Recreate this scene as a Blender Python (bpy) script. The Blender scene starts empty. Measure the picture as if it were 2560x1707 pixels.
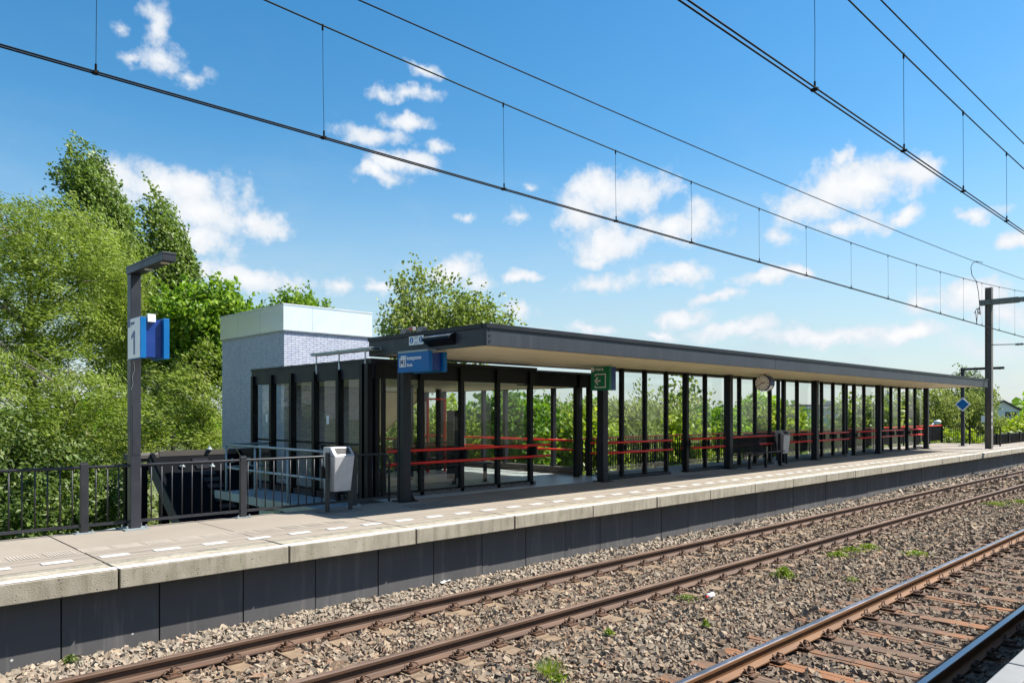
import bpy, math, random
import numpy as np
from mathutils import Vector, Matrix, Quaternion

R = math.radians
scene = bpy.context.scene
COL = scene.collection

# ------------------------------------------------------------------ camera
# world: x runs along the track, y across it (away from the viewer), z = 0 at the rail heads
CAMZ = 2.4
F_PX, CU, HV = 1871.0, 1280.0, 1031.0
CA, SA = 0.6947, 0.7193
cam_data = bpy.data.cameras.new('camera')
cam = bpy.data.objects.new('camera', cam_data)
COL.objects.link(cam)
cam.location = (0, 0, CAMZ)
cam.rotation_euler = (R(90), 0, math.atan2(SA, CA) - R(90))
cam_data.sensor_width = 36.0
cam_data.lens = 36.0 * F_PX / 2560.0
cam_data.shift_y = (HV - 853.5) / 2560.0
cam_data.clip_start = 0.05
cam_data.clip_end = 3000
scene.camera = cam
scene.view_settings.view_transform = 'Standard'
scene.view_settings.look = 'None'
scene.view_settings.gamma = 1.0
scene.view_settings.exposure = 1.3
scene.view_settings.use_curve_mapping = False
scene.cycles.max_bounces = 12
scene.cycles.transparent_max_bounces = 24
scene.cycles.caustics_reflective = False
scene.cycles.caustics_refractive = False
scene.cycles.use_denoising = True

# ------------------------------------------------------------------ sun and sky
SUN = Vector((0.655, -0.423, 1.0)).normalized()          # towards the sun
sun_data = bpy.data.lights.new('sun', 'SUN')
sun_data.energy = 4.6
sun_data.angle = R(0.53)
sun_data.color = (1.0, 0.955, 0.87)
sun = bpy.data.objects.new('sun', sun_data)
COL.objects.link(sun)
sun.location = SUN * 60
sun.rotation_euler = SUN.to_track_quat('Z', 'Y').to_euler()

world = bpy.data.worlds.new('World')
scene.world = world
world.use_nodes = True
wt = world.node_tree
wt.nodes.clear()


def px_dir(u, v):
    """azimuth (from the view axis, + to the right) and elevation of a sky direction"""
    k, t = (u - CU) / F_PX, (HV - v) / F_PX
    return math.atan(k), math.atan(t / math.sqrt(1 + k * k))


class NT:
    """tiny node-tree writer"""
    def __init__(self, tree):
        self.t = tree

    def n(self, typ, **kw):
        nd = self.t.nodes.new(typ)
        for a, b in kw.items():
            setattr(nd, a, b)
        return nd

    def put(self, sock, val):
        if val is None:
            return
        if hasattr(val, 'is_output') or isinstance(val, bpy.types.NodeSocket):
            self.t.links.new(val, sock)
        else:
            sock.default_value = val

    def math(self, op, a, b=None, c=None, clamp=False):
        nd = self.n('ShaderNodeMath', operation=op, use_clamp=clamp)
        self.put(nd.inputs[0], a); self.put(nd.inputs[1], b); self.put(nd.inputs[2], c)
        return nd.outputs[0]

    def vmath(self, op, a, b=None, out=0):
        nd = self.n('ShaderNodeVectorMath', operation=op)
        self.put(nd.inputs[0], a); self.put(nd.inputs[1], b)
        return nd.outputs[out]

    def mapr(self, v, a, b, c=0.0, d=1.0, smooth=False):
        nd = self.n('ShaderNodeMapRange')
        if smooth:
            nd.interpolation_type = 'SMOOTHSTEP'
        self.put(nd.inputs['Value'], v)
        for nm, x in (('From Min', a), ('From Max', b), ('To Min', c), ('To Max', d)):
            self.put(nd.inputs[nm], x)
        return nd.outputs['Result']

    def mix(self, f, a, b, blend='MIX'):
        nd = self.n('ShaderNodeMix', data_type='RGBA', blend_type=blend)
        self.put(nd.inputs[0], f)
        self.put(nd.inputs[6], a if not isinstance(a, tuple) else (*a, 1)[:4])
        self.put(nd.inputs[7], b if not isinstance(b, tuple) else (*b, 1)[:4])
        return nd.outputs[2]

    def noise(self, vec, scale, detail=4, rough=0.55, out='Fac', distortion=0.0):
        nd = self.n('ShaderNodeTexNoise')
        if vec is not None:
            self.put(nd.inputs['Vector'], vec)
        nd.inputs['Scale'].default_value = scale
        nd.inputs['Detail'].default_value = detail
        nd.inputs['Roughness'].default_value = rough
        nd.inputs['Distortion'].default_value = distortion
        return nd.outputs[out]

    def ramp(self, f, stops):
        nd = self.n('ShaderNodeValToRGB')
        e = nd.color_ramp.elements
        while len(e) < len(stops):
            e.new(0.5)
        for i, (p, col) in enumerate(stops):
            e[i].position = p
            e[i].color = (*col, 1) if len(col) == 3 else col
        self.put(nd.inputs[0], f)
        return nd.outputs[0]


def build_world():
    w = NT(wt)
    sky = w.n('ShaderNodeTexSky', sky_type='NISHITA')
    sky.sun_disc = False
    sky.sun_elevation = math.asin(SUN.z)
    sky.sun_rotation = math.atan2(SUN.x, SUN.y)
    sky.altitude = 0
    sky.air_density = 1.25
    sky.dust_density = 0.35
    sky.ozone_density = 3.2
    d = w.n('ShaderNodeTexCoord').outputs['Generated']
    d = w.vmath('NORMALIZE', d)
    fwd = w.vmath('DOT_PRODUCT', d, (CA, SA, 0), out=1)
    rgt = w.vmath('DOT_PRODUCT', d, (SA, -CA, 0), out=1)
    az = w.math('ARCTAN2', rgt, fwd)
    sep = w.n('ShaderNodeSeparateXYZ'); w.put(sep.inputs[0], d)
    el = w.math('ARCSINE', sep.outputs[2])
    # wind-torn edges: warp the lookup a little
    warp = w.noise(d, 9.0, 5, 0.6, out='Color')
    warp = w.vmath('SUBTRACT', warp, (0.5, 0.5, 0.5))
    comb = w.n('ShaderNodeCombineXYZ')
    w.put(comb.inputs[0], az); w.put(comb.inputs[1], el)
    ws = w.vmath('MULTIPLY', warp, (0.10, 0.07, 0.0))
    p = w.vmath('ADD', comb.outputs[0], ws)
    # cumulus puffs of that day: (x, y, rx, ry, weight) directions in the reference frame of the view axis
    puffs = [
        (365, 70, 40, 62, .85), (392, 150, 80, 34, .9), (445, 190, 62, 26, .85), (276, 66, 22, 14, .6), (300, 135, 42, 20, .75),
        (390, 435, 150, 56, 1), (480, 490, 90, 50, 1), (575, 505, 80, 30, 1), (462, 548, 64, 34, .95), (300, 420, 62, 44, .9),
        (560, 640, 125, 32, 1), (655, 645, 70, 30, .95), (780, 648, 46, 24, .95), (480, 625, 52, 40, .9),
        (930, 208, 80, 16, .8), (962, 160, 34, 18, .85), (935, 270, 56, 26, .95), (860, 315, 80, 30, .9), (985, 336, 42, 18, .85),
        (880, 402, 56, 19, .9), (925, 372, 62, 24, .85), (1068, 497, 22, 12, .8), (1196, 500, 32, 16, .65), (1208, 430, 16, 12, .6),
        (1420, 440, 112, 54, 1.05), (1545, 522, 104, 42, 1.05), (1405, 545, 86, 44, 1), (1345, 480, 64, 38, .95), (1360, 585, 50, 15, .7),
        (1955, 425, 125, 56, 1.05), (2075, 412, 92, 36, 1.05), (1850, 478, 84, 44, 1), (1955, 512, 84, 26, .95), (2080, 478, 62, 22, .95),
        (1925, 375, 40, 22, .8), (1800, 555, 46, 26, .65), (2262, 487, 52, 20, .95), (2335, 565, 46, 24, .9),
        (1030, 612, 84, 32, .95), (1092, 645, 46, 28, .95), (890, 656, 52, 18, .9), (1186, 629, 54, 13, .9), (1195, 720, 44, 24, .95),
        (1365, 640, 76, 22, .8), (1565, 632, 84, 30, 1), (1530, 652, 50, 18, .95), (1750, 648, 92, 20, .95), (1850, 640, 42, 18, .9),
        (1645, 688, 62, 16, .95), (1575, 730, 64, 19, 1.0), (1690, 757, 104, 17, 1.0), (1350, 757, 46, 18, .95), (1530, 772, 46, 11, .8),
        (1910, 770, 160, 20, 1.0), (2060, 772, 92, 20, .95), (2210, 690, 130, 38, 1.0), (2110, 700, 70, 26, .85), (2320, 720, 90, 36, .95),
        (2260, 800, 120, 18, .6), (1250, 762, 34, 12, .7), (700, 700, 40, 14, .5),
    ]
    acc = None
    for (u, v, rx, ry, wgt) in puffs:
        u, v, rx, ry = u * 1.0884, v * 1.0884, rx * 1.0884, ry * 1.0884
        a, e = px_dir(u, v)
        k = (u - CU) / F_PX
        ra = rx / F_PX / (1 + k * k)
        re = ry / F_PX / math.sqrt(1 + k * k) * math.cos(e) ** 2
        q = w.vmath('SUBTRACT', p, (a, e, 0))
        q = w.vmath('MULTIPLY', q, (1 / ra, 1 / re, 0))
        ln = w.vmath('LENGTH', q, out=1)
        val = w.math('MULTIPLY_ADD', ln, -wgt * 0.75, wgt * 1.15)
        if acc is None:
            acc = val
        else:
            nd = w.math('SMOOTH_MAX', acc, val, 0.12)
            acc = nd
    # the same weather all round: loose cumulus where the view does not reach
    flat = w.vmath('MULTIPLY', d, (1, 1, 2.4))
    far = w.noise(flat, 2.6, 6, 0.55)
    far = w.mapr(far, 0.50, 0.66, -0.4, 1.0)
    out_az = w.mapr(w.math('ABSOLUTE', az), 0.64, 0.80, 0, 1, True)
    out_el = w.mapr(el, 0.56, 0.72, 0, 1, True)
    outm = w.math('MAXIMUM', out_az, out_el)
    low = w.mapr(el, 0.02, 0.10, 0, 1, True)
    lim = w.math('MULTIPLY_ADD', w.math('SUBTRACT', w.math('MULTIPLY', outm, low), 1.0), 2.0, 0.0)
    far = w.math('ADD', far, lim)
    field = w.math('MAXIMUM', acc, far)
    n1 = w.noise(d, 26.0, 7, 0.62)
    n2 = w.noise(d, 7.0, 4, 0.5)
    dens = w.math('MULTIPLY_ADD', w.math('SUBTRACT', n1, 0.53), 1.9, field)
    dens = w.math('MULTIPLY_ADD', w.math('SUBTRACT', n2, 0.5), 0.5, dens)
    mask = w.mapr(dens, 0.10, 0.78, 0, 1, True)
    mask = w.math('MULTIPLY', mask, 0.97)
    # thin milky veil low over the horizon
    veil = w.mapr(el, 0.0, 0.36, 0.72, 0.0, True)
    veil2 = w.math('MULTIPLY', w.mapr(w.noise(flat, 8.0, 5, 0.6), 0.45, 0.75, 0, 0.14, True), w.mapr(el, 0.05, 0.55, 1, 0.0, True))
    cskycol = w.mix(w.math('ADD', veil, veil2, clamp=True), sky.outputs[0], (3.95, 4.55, 5.15))
    # a touch more saturated blue overhead, as the lens saw it
    hsv = w.n('ShaderNodeHueSaturation')
    hsv.inputs['Hue'].default_value = 0.494
    hsv.inputs['Saturation'].default_value = 1.36
    hsv.inputs['Value'].default_value = 1.30
    w.put(hsv.inputs['Color'], cskycol)
    thick = w.mapr(dens, 0.45, 1.25, 0, 1, True)
    shade = w.mapr(w.noise(d, 34.0, 4, 0.5), 0.35, 0.65, 0.0, 1.0)
    ccol = w.mix(thick, (6.6, 7.1, 7.7), (8.4, 8.42, 8.45))
    ccol = w.mix(w.math('MULTIPLY', shade, 0.3), ccol, (6.3, 6.7, 7.2))
    final = w.mix(mask, hsv.outputs[0], ccol)
    bg = w.n('ShaderNodeBackground')
    bg.inputs['Strength'].default_value = 0.05
    w.put(bg.inputs['Color'], final)
    out = w.n('ShaderNodeOutputWorld')
    wt.links.new(bg.outputs[0], out.inputs['Surface'])


build_world()


# ------------------------------------------------------------------ helpers
def at(u, v, d):
    """world point at depth d on the sight line of picture position u, v"""
    k = (u - CU) / F_PX
    return Vector((d * (CA + k * SA), d * (SA - k * CA), CAMZ + d * (HV - v) / F_PX))


def x_on(u, Y):
    k = (u - CU) / F_PX
    d = Y / (SA - k * CA)
    return d * (CA + k * SA)


def y_on(u, X):
    k = (u - CU) / F_PX
    d = X / (CA + k * SA)
    return d * (SA - k * CA)


MATS = {}


def mat(name, base=(0.5, 0.5, 0.5), rough=0.6, metal=0.0, spec=0.5, build=None):
    m = bpy.data.materials.new(name)
    m.use_nodes = True
    b = m.node_tree.nodes['Principled BSDF']
    b.inputs['Base Color'].default_value = (*base, 1)
    b.inputs['Roughness'].default_value = rough
    b.inputs['Metallic'].default_value = metal
    b.inputs['Specular IOR Level'].default_value = spec
    if build:
        build(NT(m.node_tree), b)
    MATS[name] = m
    return m


def objco(w):
    return w.n('ShaderNodeTexCoord').outputs['Object']


def bump(w, b, height, strength=0.3, dist=0.01):
    nd = w.n('ShaderNodeBump')
    nd.inputs['Strength'].default_value = strength
    nd.inputs['Distance'].default_value = dist
    w.put(nd.inputs['Height'], height)
    w.put(b.inputs['Normal'], nd.outputs[0])


def worn(name, base, rough=0.5, amp=0.12, scale=3.0, metal=0.0, dirt=None, bumpy=0.0, fine=60.0, spec=0.5):
    """paint / metal with blotchy wear, grain and dust"""
    def f(w, b):
        co = w.n('ShaderNodeNewGeometry').outputs['Position']
        n = w.noise(co, scale, 6, 0.62)
        g = w.noise(co, fine, 3, 0.6)
        lo = tuple(max(0, c * (1 - amp * 1.4)) for c in base)
        hi = tuple(min(1, c * (1 + amp * 1.4)) for c in base)
        col = w.mix(w.mapr(n, 0.3, 0.7), lo, hi)
        col = w.mix(w.math('MULTIPLY', w.mapr(g, 0.35, 0.7), 0.35), col, tuple(c * 0.8 for c in base))
        if dirt:
            dm = w.mapr(w.noise(co, scale * 2.3, 7, 0.7), 0.56, 0.72, 0, 0.55)
            col = w.mix(dm, col, dirt)
        w.put(b.inputs['Base Color'], col)
        w.put(b.inputs['Roughness'], w.mapr(n, 0.3, 0.7, rough - 0.08, rough + 0.1))
        if bumpy:
            bump(w, b, g, bumpy, 0.004)
    return mat(name, base, rough, metal, spec, f)


worn('anthracite', (0.014, 0.0165, 0.022), 0.45, 0.16, 1.6, dirt=(0.028, 0.028, 0.03), spec=0.3)
worn('fascia_paint', (0.032, 0.037, 0.048), 0.42, 0.10, 1.2, dirt=(0.035, 0.04, 0.048), spec=0.35)
worn('fence_paint', (0.024, 0.0245, 0.029), 0.45, 0.18, 2.5, dirt=(0.05, 0.047, 0.045), spec=0.35)
worn('black_paint', (0.0042, 0.0048, 0.0062), 0.42, 0.2, 2.0, dirt=(0.012, 0.011, 0.010), spec=0.22)
worn('red_paint', (0.90, 0.026, 0.014), 0.36, 0.16, 2.5, dirt=(0.62, 0.045, 0.03))
worn('galvanised', (0.32, 0.37, 0.38), 0.5, 0.2, 3.0, metal=0.35, dirt=(0.22, 0.25, 0.25))
worn('bin_metal', (0.42, 0.42, 0.44), 0.42, 0.1, 4.0, metal=0.3, dirt=(0.32, 0.31, 0.31))
worn('steel', (0.45, 0.46, 0.48), 0.35, 0.15, 4.0, metal=0.8)
worn('white_paint', (0.55, 0.55, 0.54), 0.55, 0.1, 4.0, dirt=(0.40, 0.38, 0.36))
worn('sign_white', (0.82, 0.82, 0.83), 0.4, 0.03, 4.0)
worn('sign_numeral', (0.05, 0.065, 0.24), 0.4, 0.05, 4.0)
worn('sign_navy', (0.022, 0.035, 0.16), 0.4, 0.05, 4.0)
worn('sign_blue', (0.003, 0.125, 0.36), 0.4, 0.06, 3.0, spec=0.25)
worn('sign_deep_blue', (0.002, 0.032, 0.20), 0.36, 0.06, 3.0)
worn('sign_green', (0.002, 0.185, 0.085), 0.4, 0.06, 3.0)
worn('mint_wall', (0.50, 0.62, 0.54), 0.8, 0.10, 0.9, dirt=(0.34, 0.42, 0.36))
worn('rubber', (0.015, 0.015, 0.016), 0.7, 0.2, 5)
worn('wire', (0.010, 0.011, 0.012), 0.7, 0.2, 4.0, spec=0.08)
worn('copper_green', (0.016, 0.026, 0.020), 0.7, 0.3, 5.0, spec=0.1)
worn('mast_steel', (0.125, 0.115, 0.10), 0.6, 0.25, 1.5, dirt=(0.12, 0.075, 0.045))
worn('mast_arm', (0.13, 0.15, 0.14), 0.6, 0.25, 2.5, dirt=(0.10, 0.09, 0.06))
worn('bark', (0.085, 0.068, 0.048), 0.9, 0.35, 6.0, bumpy=0.6, fine=25)
worn('bark_grey', (0.14, 0.125, 0.10), 0.9, 0.35, 6.0, bumpy=0.6, fine=25)
worn('bitumen', (0.004, 0.005, 0.0065), 0.7, 0.3, 1.2, spec=0.04, dirt=(0.008, 0.0085, 0.009), bumpy=0.3, fine=120)
worn('roof_felt', (0.085, 0.075, 0.07), 0.75, 0.15, 1.5, bumpy=0.3, fine=120)
worn('cladding_teal', (0.26, 0.36, 0.35), 0.6, 0.06, 0.25)
worn('cladding_white', (0.62, 0.64, 0.66), 0.6, 0.05, 0.25)
worn('roof_dark', (0.09, 0.085, 0.085), 0.75, 0.12, 0.5)
worn('window_dark', (0.03, 0.035, 0.04), 0.15, 0.1, 1.0)
worn('lobby_tile', (0.42, 0.43, 0.43), 0.38, 0.06, 2.0, dirt=(0.34, 0.34, 0.33))
worn('plastic_red', (0.6, 0.03, 0.02), 0.35, 0.05, 3)
worn('lamp_lens', (0.6, 0.55, 0.5), 0.15, 0.05, 3)
worn('rope', (0.42, 0.30, 0.12), 0.8, 0.1, 8)
worn('brass_mortar', (0.035, 0.038, 0.055), 0.9, 0.2, 6, bumpy=0.3)


def m_glass():
    m = bpy.data.materials.new('glass')
    m.use_nodes = True
    w = NT(m.node_tree)
    m.node_tree.nodes.clear()
    fr = w.n('ShaderNodeFresnel'); fr.inputs['IOR'].default_value = 1.5
    co = w.n('ShaderNodeNewGeometry').outputs['Position']
    wob = w.n('ShaderNodeBump'); wob.inputs['Strength'].default_value = 0.02; wob.inputs['Distance'].default_value = 0.02
    w.put(wob.inputs['Height'], w.noise(co, 1.4, 2, 0.5))
    tr = w.n('ShaderNodeBsdfTransparent'); tr.inputs[0].default_value = (0.945, 0.97, 0.955, 1)
    gl = w.n('ShaderNodeBsdfGlossy'); gl.inputs['Roughness'].default_value = 0.0
    w.put(gl.inputs['Normal'], wob.outputs[0])
    df = w.n('ShaderNodeBsdfDiffuse'); df.inputs[0].default_value = (0.55, 0.58, 0.56, 1)
    mx = w.n('ShaderNodeMixShader')
    back = w.n('ShaderNodeNewGeometry').outputs['Backfacing']
    w.put(mx.inputs[0], w.math('MULTIPLY', w.math('MULTIPLY', fr.outputs[0], 1.15, clamp=True), w.math('SUBTRACT', 1.0, back)))
    m.node_tree.links.new(tr.outputs[0], mx.inputs[1]); m.node_tree.links.new(gl.outputs[0], mx.inputs[2])
    dust = w.n('ShaderNodeMixShader')
    w.put(dust.inputs[0], w.mapr(w.noise(co, 2.3, 6, 0.7), 0.35, 0.8, 0.002, 0.02))
    m.node_tree.links.new(mx.outputs[0], dust.inputs[1]); m.node_tree.links.new(df.outputs[0], dust.inputs[2])
    o = w.n('ShaderNodeOutputMaterial')
    m.node_tree.links.new(dust.outputs[0], o.inputs[0])
    MATS['glass'] = m


m_glass()


def m_mirror(w, b):
    co = w.n('ShaderNodeNewGeometry').outputs['Position']
    n = w.noise(co, 0.9, 3, 0.5)
    n2 = w.noise(co, 3.2, 2, 0.5)
    bump(w, b, w.math('MULTIPLY_ADD', n2, 0.25, n), 0.35, 0.10)


mat('band_steel_front_glare', (0.97, 0.945, 0.945), 0.08, 0.62, 0.5, m_mirror)  # front of the steel band: bright white reflection put into the colour
mat('band_steel_side_sky', (0.86, 0.87, 0.96), 0.16, 0.55, 0.5)  # same band steel on the side, pale blue sky reflection put into the colour


def m_concrete(w, b):
    co = w.n('ShaderNodeNewGeometry').outputs['Position']
    big = w.noise(co, 1.7, 7, 0.65)
    st = w.vmath('MULTIPLY', co, (9, 9, 1.2))
    streak = w.noise(st, 1.0, 5, 0.6)
    fine = w.noise(co, 90, 3, 0.7)
    col = w.ramp(big, [(0.25, (0.175, 0.147, 0.108)), (0.5, (0.295, 0.26, 0.20)), (0.75, (0.385, 0.345, 0.275))])
    col = w.mix(w.mapr(streak, 0.47, 0.68, 0, 0.8), col, (0.13, 0.115, 0.075))
    col = w.mix(w.mapr(w.noise(co, 3.1, 5, 0.6), 0.58, 0.7, 0, 0.5), col, (0.17, 0.18, 0.10))
    vor = w.n('ShaderNodeTexVoronoi'); vor.inputs['Scale'].default_value = 42
    w.put(vor.inputs['Vector'], w.vmath('ADD', co, w.vmath('MULTIPLY', w.noise(co, 30, 2, out='Color'), (0.03, 0.03, 0.03))))
    pit = w.math('MULTIPLY', w.mapr(vor.outputs['Distance'], 0.16, 0.30, 1, 0), w.mapr(w.noise(co, 11, 3, 0.6), 0.5, 0.6, 0, 1))
    col = w.mix(w.math('MULTIPLY', pit, 0.75), col, (0.07, 0.06, 0.045))
    col = w.mix(w.mapr(fine, 0.3, 0.75, 0, 0.35), col, (0.44, 0.39, 0.31))
    w.put(b.inputs['Base Color'], col)
    bump(w, b, w.math('SUBTRACT', w.math('MULTIPLY', fine, 0.5), pit), 0.6, 0.012)


mat('edge_concrete', rough=0.9, build=m_concrete)


def m_paving(w, b):
    co = w.n('ShaderNodeNewGeometry').outputs['Position']
    big = w.noise(co, 0.8, 6, 0.6)
    fine = w.noise(co, 140, 2, 0.8)
    mid = w.noise(co, 17, 5, 0.7)
    col = w.ramp(big, [(0.25, (0.225, 0.19, 0.152)), (0.55, (0.265, 0.226, 0.182)), (0.8, (0.295, 0.255, 0.208))])
    col = w.mix(w.mapr(fine, 0.35, 0.65, 0, 0.5), col, (0.175, 0.148, 0.118))
    col = w.mix(w.mapr(mid, 0.52, 0.75, 0, 0.45), col, (0.19, 0.162, 0.13))
    # rows of small tiles, faint
    br = w.n('ShaderNodeTexBrick')
    w.put(br.inputs['Vector'], co)
    br.inputs['Scale'].default_value = 1.0
    br.inputs['Brick Width'].default_value = 0.3
    br.inputs['Row Height'].default_value = 0.3
    br.inputs['Mortar Size'].default_value = 0.006
    br.inputs['Mortar Smooth'].default_value = 0.3
    br.offset = 0.0
    col = w.mix(w.math('MULTIPLY', br.outputs['Fac'], 0.22), col, (0.2, 0.17, 0.14))
    spots = w.n('ShaderNodeTexVoronoi'); spots.inputs['Scale'].default_value = 2.6
    w.put(spots.inputs['Vector'], co)
    gum = w.mapr(spots.outputs['Distance'], 0.035, 0.055, 0.6, 0)
    col = w.mix(gum, col, (0.16, 0.14, 0.12))
    w.put(b.inputs['Base Color'], col)
    bump(w, b, fine, 0.25, 0.004)


mat('paving', rough=0.88, build=m_paving)


def m_wallpanel(w, b):
    co = w.n('ShaderNodeNewGeometry').outputs['Position']
    n = w.noise(co, 1.1, 6, 0.6)
    g = w.noise(co, 80, 3, 0.6)
    st = w.noise(w.vmath('MULTIPLY', co, (7, 7, 0.6)), 1.0, 4, 0.6)
    col = w.ramp(n, [(0.3, (0.062, 0.060, 0.063)), (0.7, (0.085, 0.081, 0.083))])
    col = w.mix(w.mapr(g, 0.3, 0.7, 0, 0.3), col, (0.05, 0.049, 0.051))
    col = w.mix(w.mapr(st, 0.55, 0.75, 0, 0.5), col, (0.20, 0.185, 0.17))
    col = w.mix(w.mapr(w.noise(w.vmath('MULTIPLY', co, (13, 13, 0.9)), 1.0, 5, 0.7), 0.56, 0.72, 0, 0.55), col, (0.055, 0.052, 0.05))
    ob = w.n('ShaderNodeObjectInfo').outputs['Random']
    col = w.mix(w.math('MULTIPLY', ob, 0.25), col, (0.13, 0.13, 0.135))
    v = w.n('ShaderNodeTexVoronoi'); v.inputs['Scale'].default_value = 1.6
    w.put(v.inputs['Vector'], co)
    col = w.mix(w.mapr(v.outputs['Distance'], 0.02, 0.03, 0.8, 0), col, (0.6, 0.6, 0.58))
    w.put(b.inputs['Base Color'], col)
    bump(w, b, g, 0.2, 0.003)


mat('wall_panel', rough=0.8, build=m_wallpanel)


def m_fascia(w, b):
    co = w.n('ShaderNodeNewGeometry').outputs['Position']
    n = w.noise(co, 1.1, 6, 0.62)
    drip = w.noise(w.vmath('MULTIPLY', co, (11, 11, 0.5)), 1.0, 5, 0.65)
    g = w.noise(co, 70, 3, 0.6)
    col = w.mix(w.mapr(n, 0.3, 0.7), (0.027, 0.031, 0.040), (0.038, 0.044, 0.056))
    col = w.mix(w.mapr(drip, 0.52, 0.74, 0, 0.55), col, (0.065, 0.070, 0.078))
    col = w.mix(w.mapr(g, 0.45, 0.7, 0, 0.3), col, (0.022, 0.025, 0.031))
    w.put(b.inputs['Base Color'], col)
    w.put(b.inputs['Roughness'], w.mapr(drip, 0.3, 0.7, 0.36, 0.58))


mat('fascia_clad', rough=0.45, spec=0.35, build=m_fascia)


def m_line(w, b):
    co = w.n('ShaderNodeNewGeometry').outputs['Position']
    n = w.noise(co, 9, 7, 0.75)
    g = w.noise(co, 130, 2, 0.8)
    col = w.mix(w.mapr(g, 0.35, 0.7, 0, 0.35), (0.56, 0.555, 0.54), (0.40, 0.385, 0.36))
    col = w.mix(w.mapr(n, 0.56, 0.66, 0, 0.8), col, (0.27, 0.235, 0.195))
    w.put(b.inputs['Base Color'], col)


mat('line_paint', rough=0.75, build=m_line)


def m_soffit(w, b):
    co = w.n('ShaderNodeNewGeometry').outputs['Position']
    ob = w.n('ShaderNodeObjectInfo').outputs['Random']
    gr = w.noise(w.vmath('MULTIPLY', co, (0.7, 30, 30)), 1.0, 5, 0.65)
    col = w.ramp(gr, [(0.3, (0.90, 0.79, 0.54)), (0.7, (0.95, 0.87, 0.65))])
    col = w.mix(w.math('MULTIPLY', ob, 0.35), col, (0.80, 0.69, 0.48))
    w.put(b.inputs['Base Color'], col)


mat('soffit_board', rough=0.42, build=m_soffit)


def m_rail(w, b):
    co = w.n('ShaderNodeNewGeometry').outputs['Position']
    n = w.noise(w.vmath('MULTIPLY', co, (0.5, 6, 6)), 2.0, 6, 0.65)
    g = w.noise(co, 70, 4, 0.7)
    col = w.ramp(n, [(0.3, (0.045, 0.024, 0.015)), (0.5, (0.082, 0.042, 0.024)), (0.72, (0.125, 0.066, 0.034))])
    col = w.mix(w.mapr(g, 0.45, 0.75, 0, 0.5), col, (0.085, 0.05, 0.036))
    w.put(b.inputs['Base Color'], col)
    bump(w, b, g, 0.25, 0.003)


mat('rail_rust', rough=0.72, build=m_rail)


def m_rail_orange(w, b):
    co = w.n('ShaderNodeNewGeometry').outputs['Position']
    n = w.noise(w.vmath('MULTIPLY', co, (0.5, 6, 6)), 2.0, 6, 0.65)
    g = w.noise(co, 70, 4, 0.7)
    col = w.ramp(n, [(0.3, (0.075, 0.031, 0.012)), (0.5, (0.13, 0.057, 0.019)), (0.72, (0.19, 0.085, 0.028))])
    col = w.mix(w.mapr(g, 0.45, 0.75, 0, 0.5), col, (0.13, 0.065, 0.03))
    w.put(b.inputs['Base Color'], col)
    bump(w, b, g, 0.25, 0.003)


mat('rail_orange', rough=0.7, build=m_rail_orange)
worn('rail_top_worn', (0.19, 0.125, 0.09), 0.5, 0.2, 2.0, metal=0.5, dirt=(0.2, 0.12, 0.08))
worn('rail_top_bright', (0.40, 0.38, 0.39), 0.30, 0.10, 2.0, metal=0.95)


def m_fastening(w, b):
    co = w.n('ShaderNodeNewGeometry').outputs['Position']
    col = w.ramp(w.noise(co, 22, 5, 0.7), [(0.3, (0.035, 0.02, 0.013)), (0.7, (0.14, 0.068, 0.034))])
    w.put(b.inputs['Base Color'], col)


mat('fastening_rust', rough=0.75, build=m_fastening)


def m_sleeper_conc(w, b):
    co = w.n('ShaderNodeNewGeometry').outputs['Position']
    ob = w.n('ShaderNodeObjectInfo').outputs['Random']
    col = w.ramp(w.noise(co, 5, 6, 0.7), [(0.3, (0.13, 0.085, 0.05)), (0.55, (0.215, 0.145, 0.085)), (0.8, (0.28, 0.205, 0.13))])
    col = w.mix(w.mapr(w.noise(co, 60, 3, 0.7), 0.4, 0.7, 0, 0.4), col, (0.14, 0.10, 0.07))
    col = w.mix(w.math('MULTIPLY', ob, 0.3), col, (0.2, 0.15, 0.105))
    w.put(b.inputs['Base Color'], col)
    bump(w, b, w.noise(co, 60, 3, 0.7), 0.3, 0.005)


mat('sleeper_concrete', rough=0.9, build=m_sleeper_conc)


def m_sleeper_wood(w, b):
    co = w.n('ShaderNodeNewGeometry').outputs['Position']
    ob = w.n('ShaderNodeObjectInfo').outputs['Random']
    g = w.noise(w.vmath('MULTIPLY', co, (38, 2.2, 20)), 1.0, 6, 0.68)
    n = w.noise(co, 2.2, 5, 0.6)
    col = w.ramp(g, [(0.25, (0.025, 0.015, 0.010)), (0.5, (0.105, 0.063, 0.04)), (0.75, (0.20, 0.125, 0.08))])
    col = w.mix(w.mapr(w.math('ADD', n, w.math('MULTIPLY', ob, 0.2)), 0.54, 0.76, 0, 0.8), col, (0.24, 0.10, 0.038))
    col = w.mix(w.mapr(g, 0.30, 0.40, 0.85, 0), col, (0.02, 0.013, 0.009))
    w.put(b.inputs['Base Color'], col)
    bump(w, b, g, 0.9, 0.02)


mat('sleeper_wood', rough=0.85, build=m_sleeper_wood)


def m_stone(w, b):
    at_ = w.n('ShaderNodeAttribute'); at_.attribute_name = 'tint'
    co = w.n('ShaderNodeNewGeometry').outputs['Position']
    g = w.noise(co, 55, 4, 0.7)
    col = w.mix(w.mapr(g, 0.3, 0.7, 0, 0.55), at_.outputs['Color'], (0.16, 0.14, 0.12))
    w.put(b.inputs['Base Color'], col)


mat('ballast_stone', rough=0.88, build=m_stone)


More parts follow.
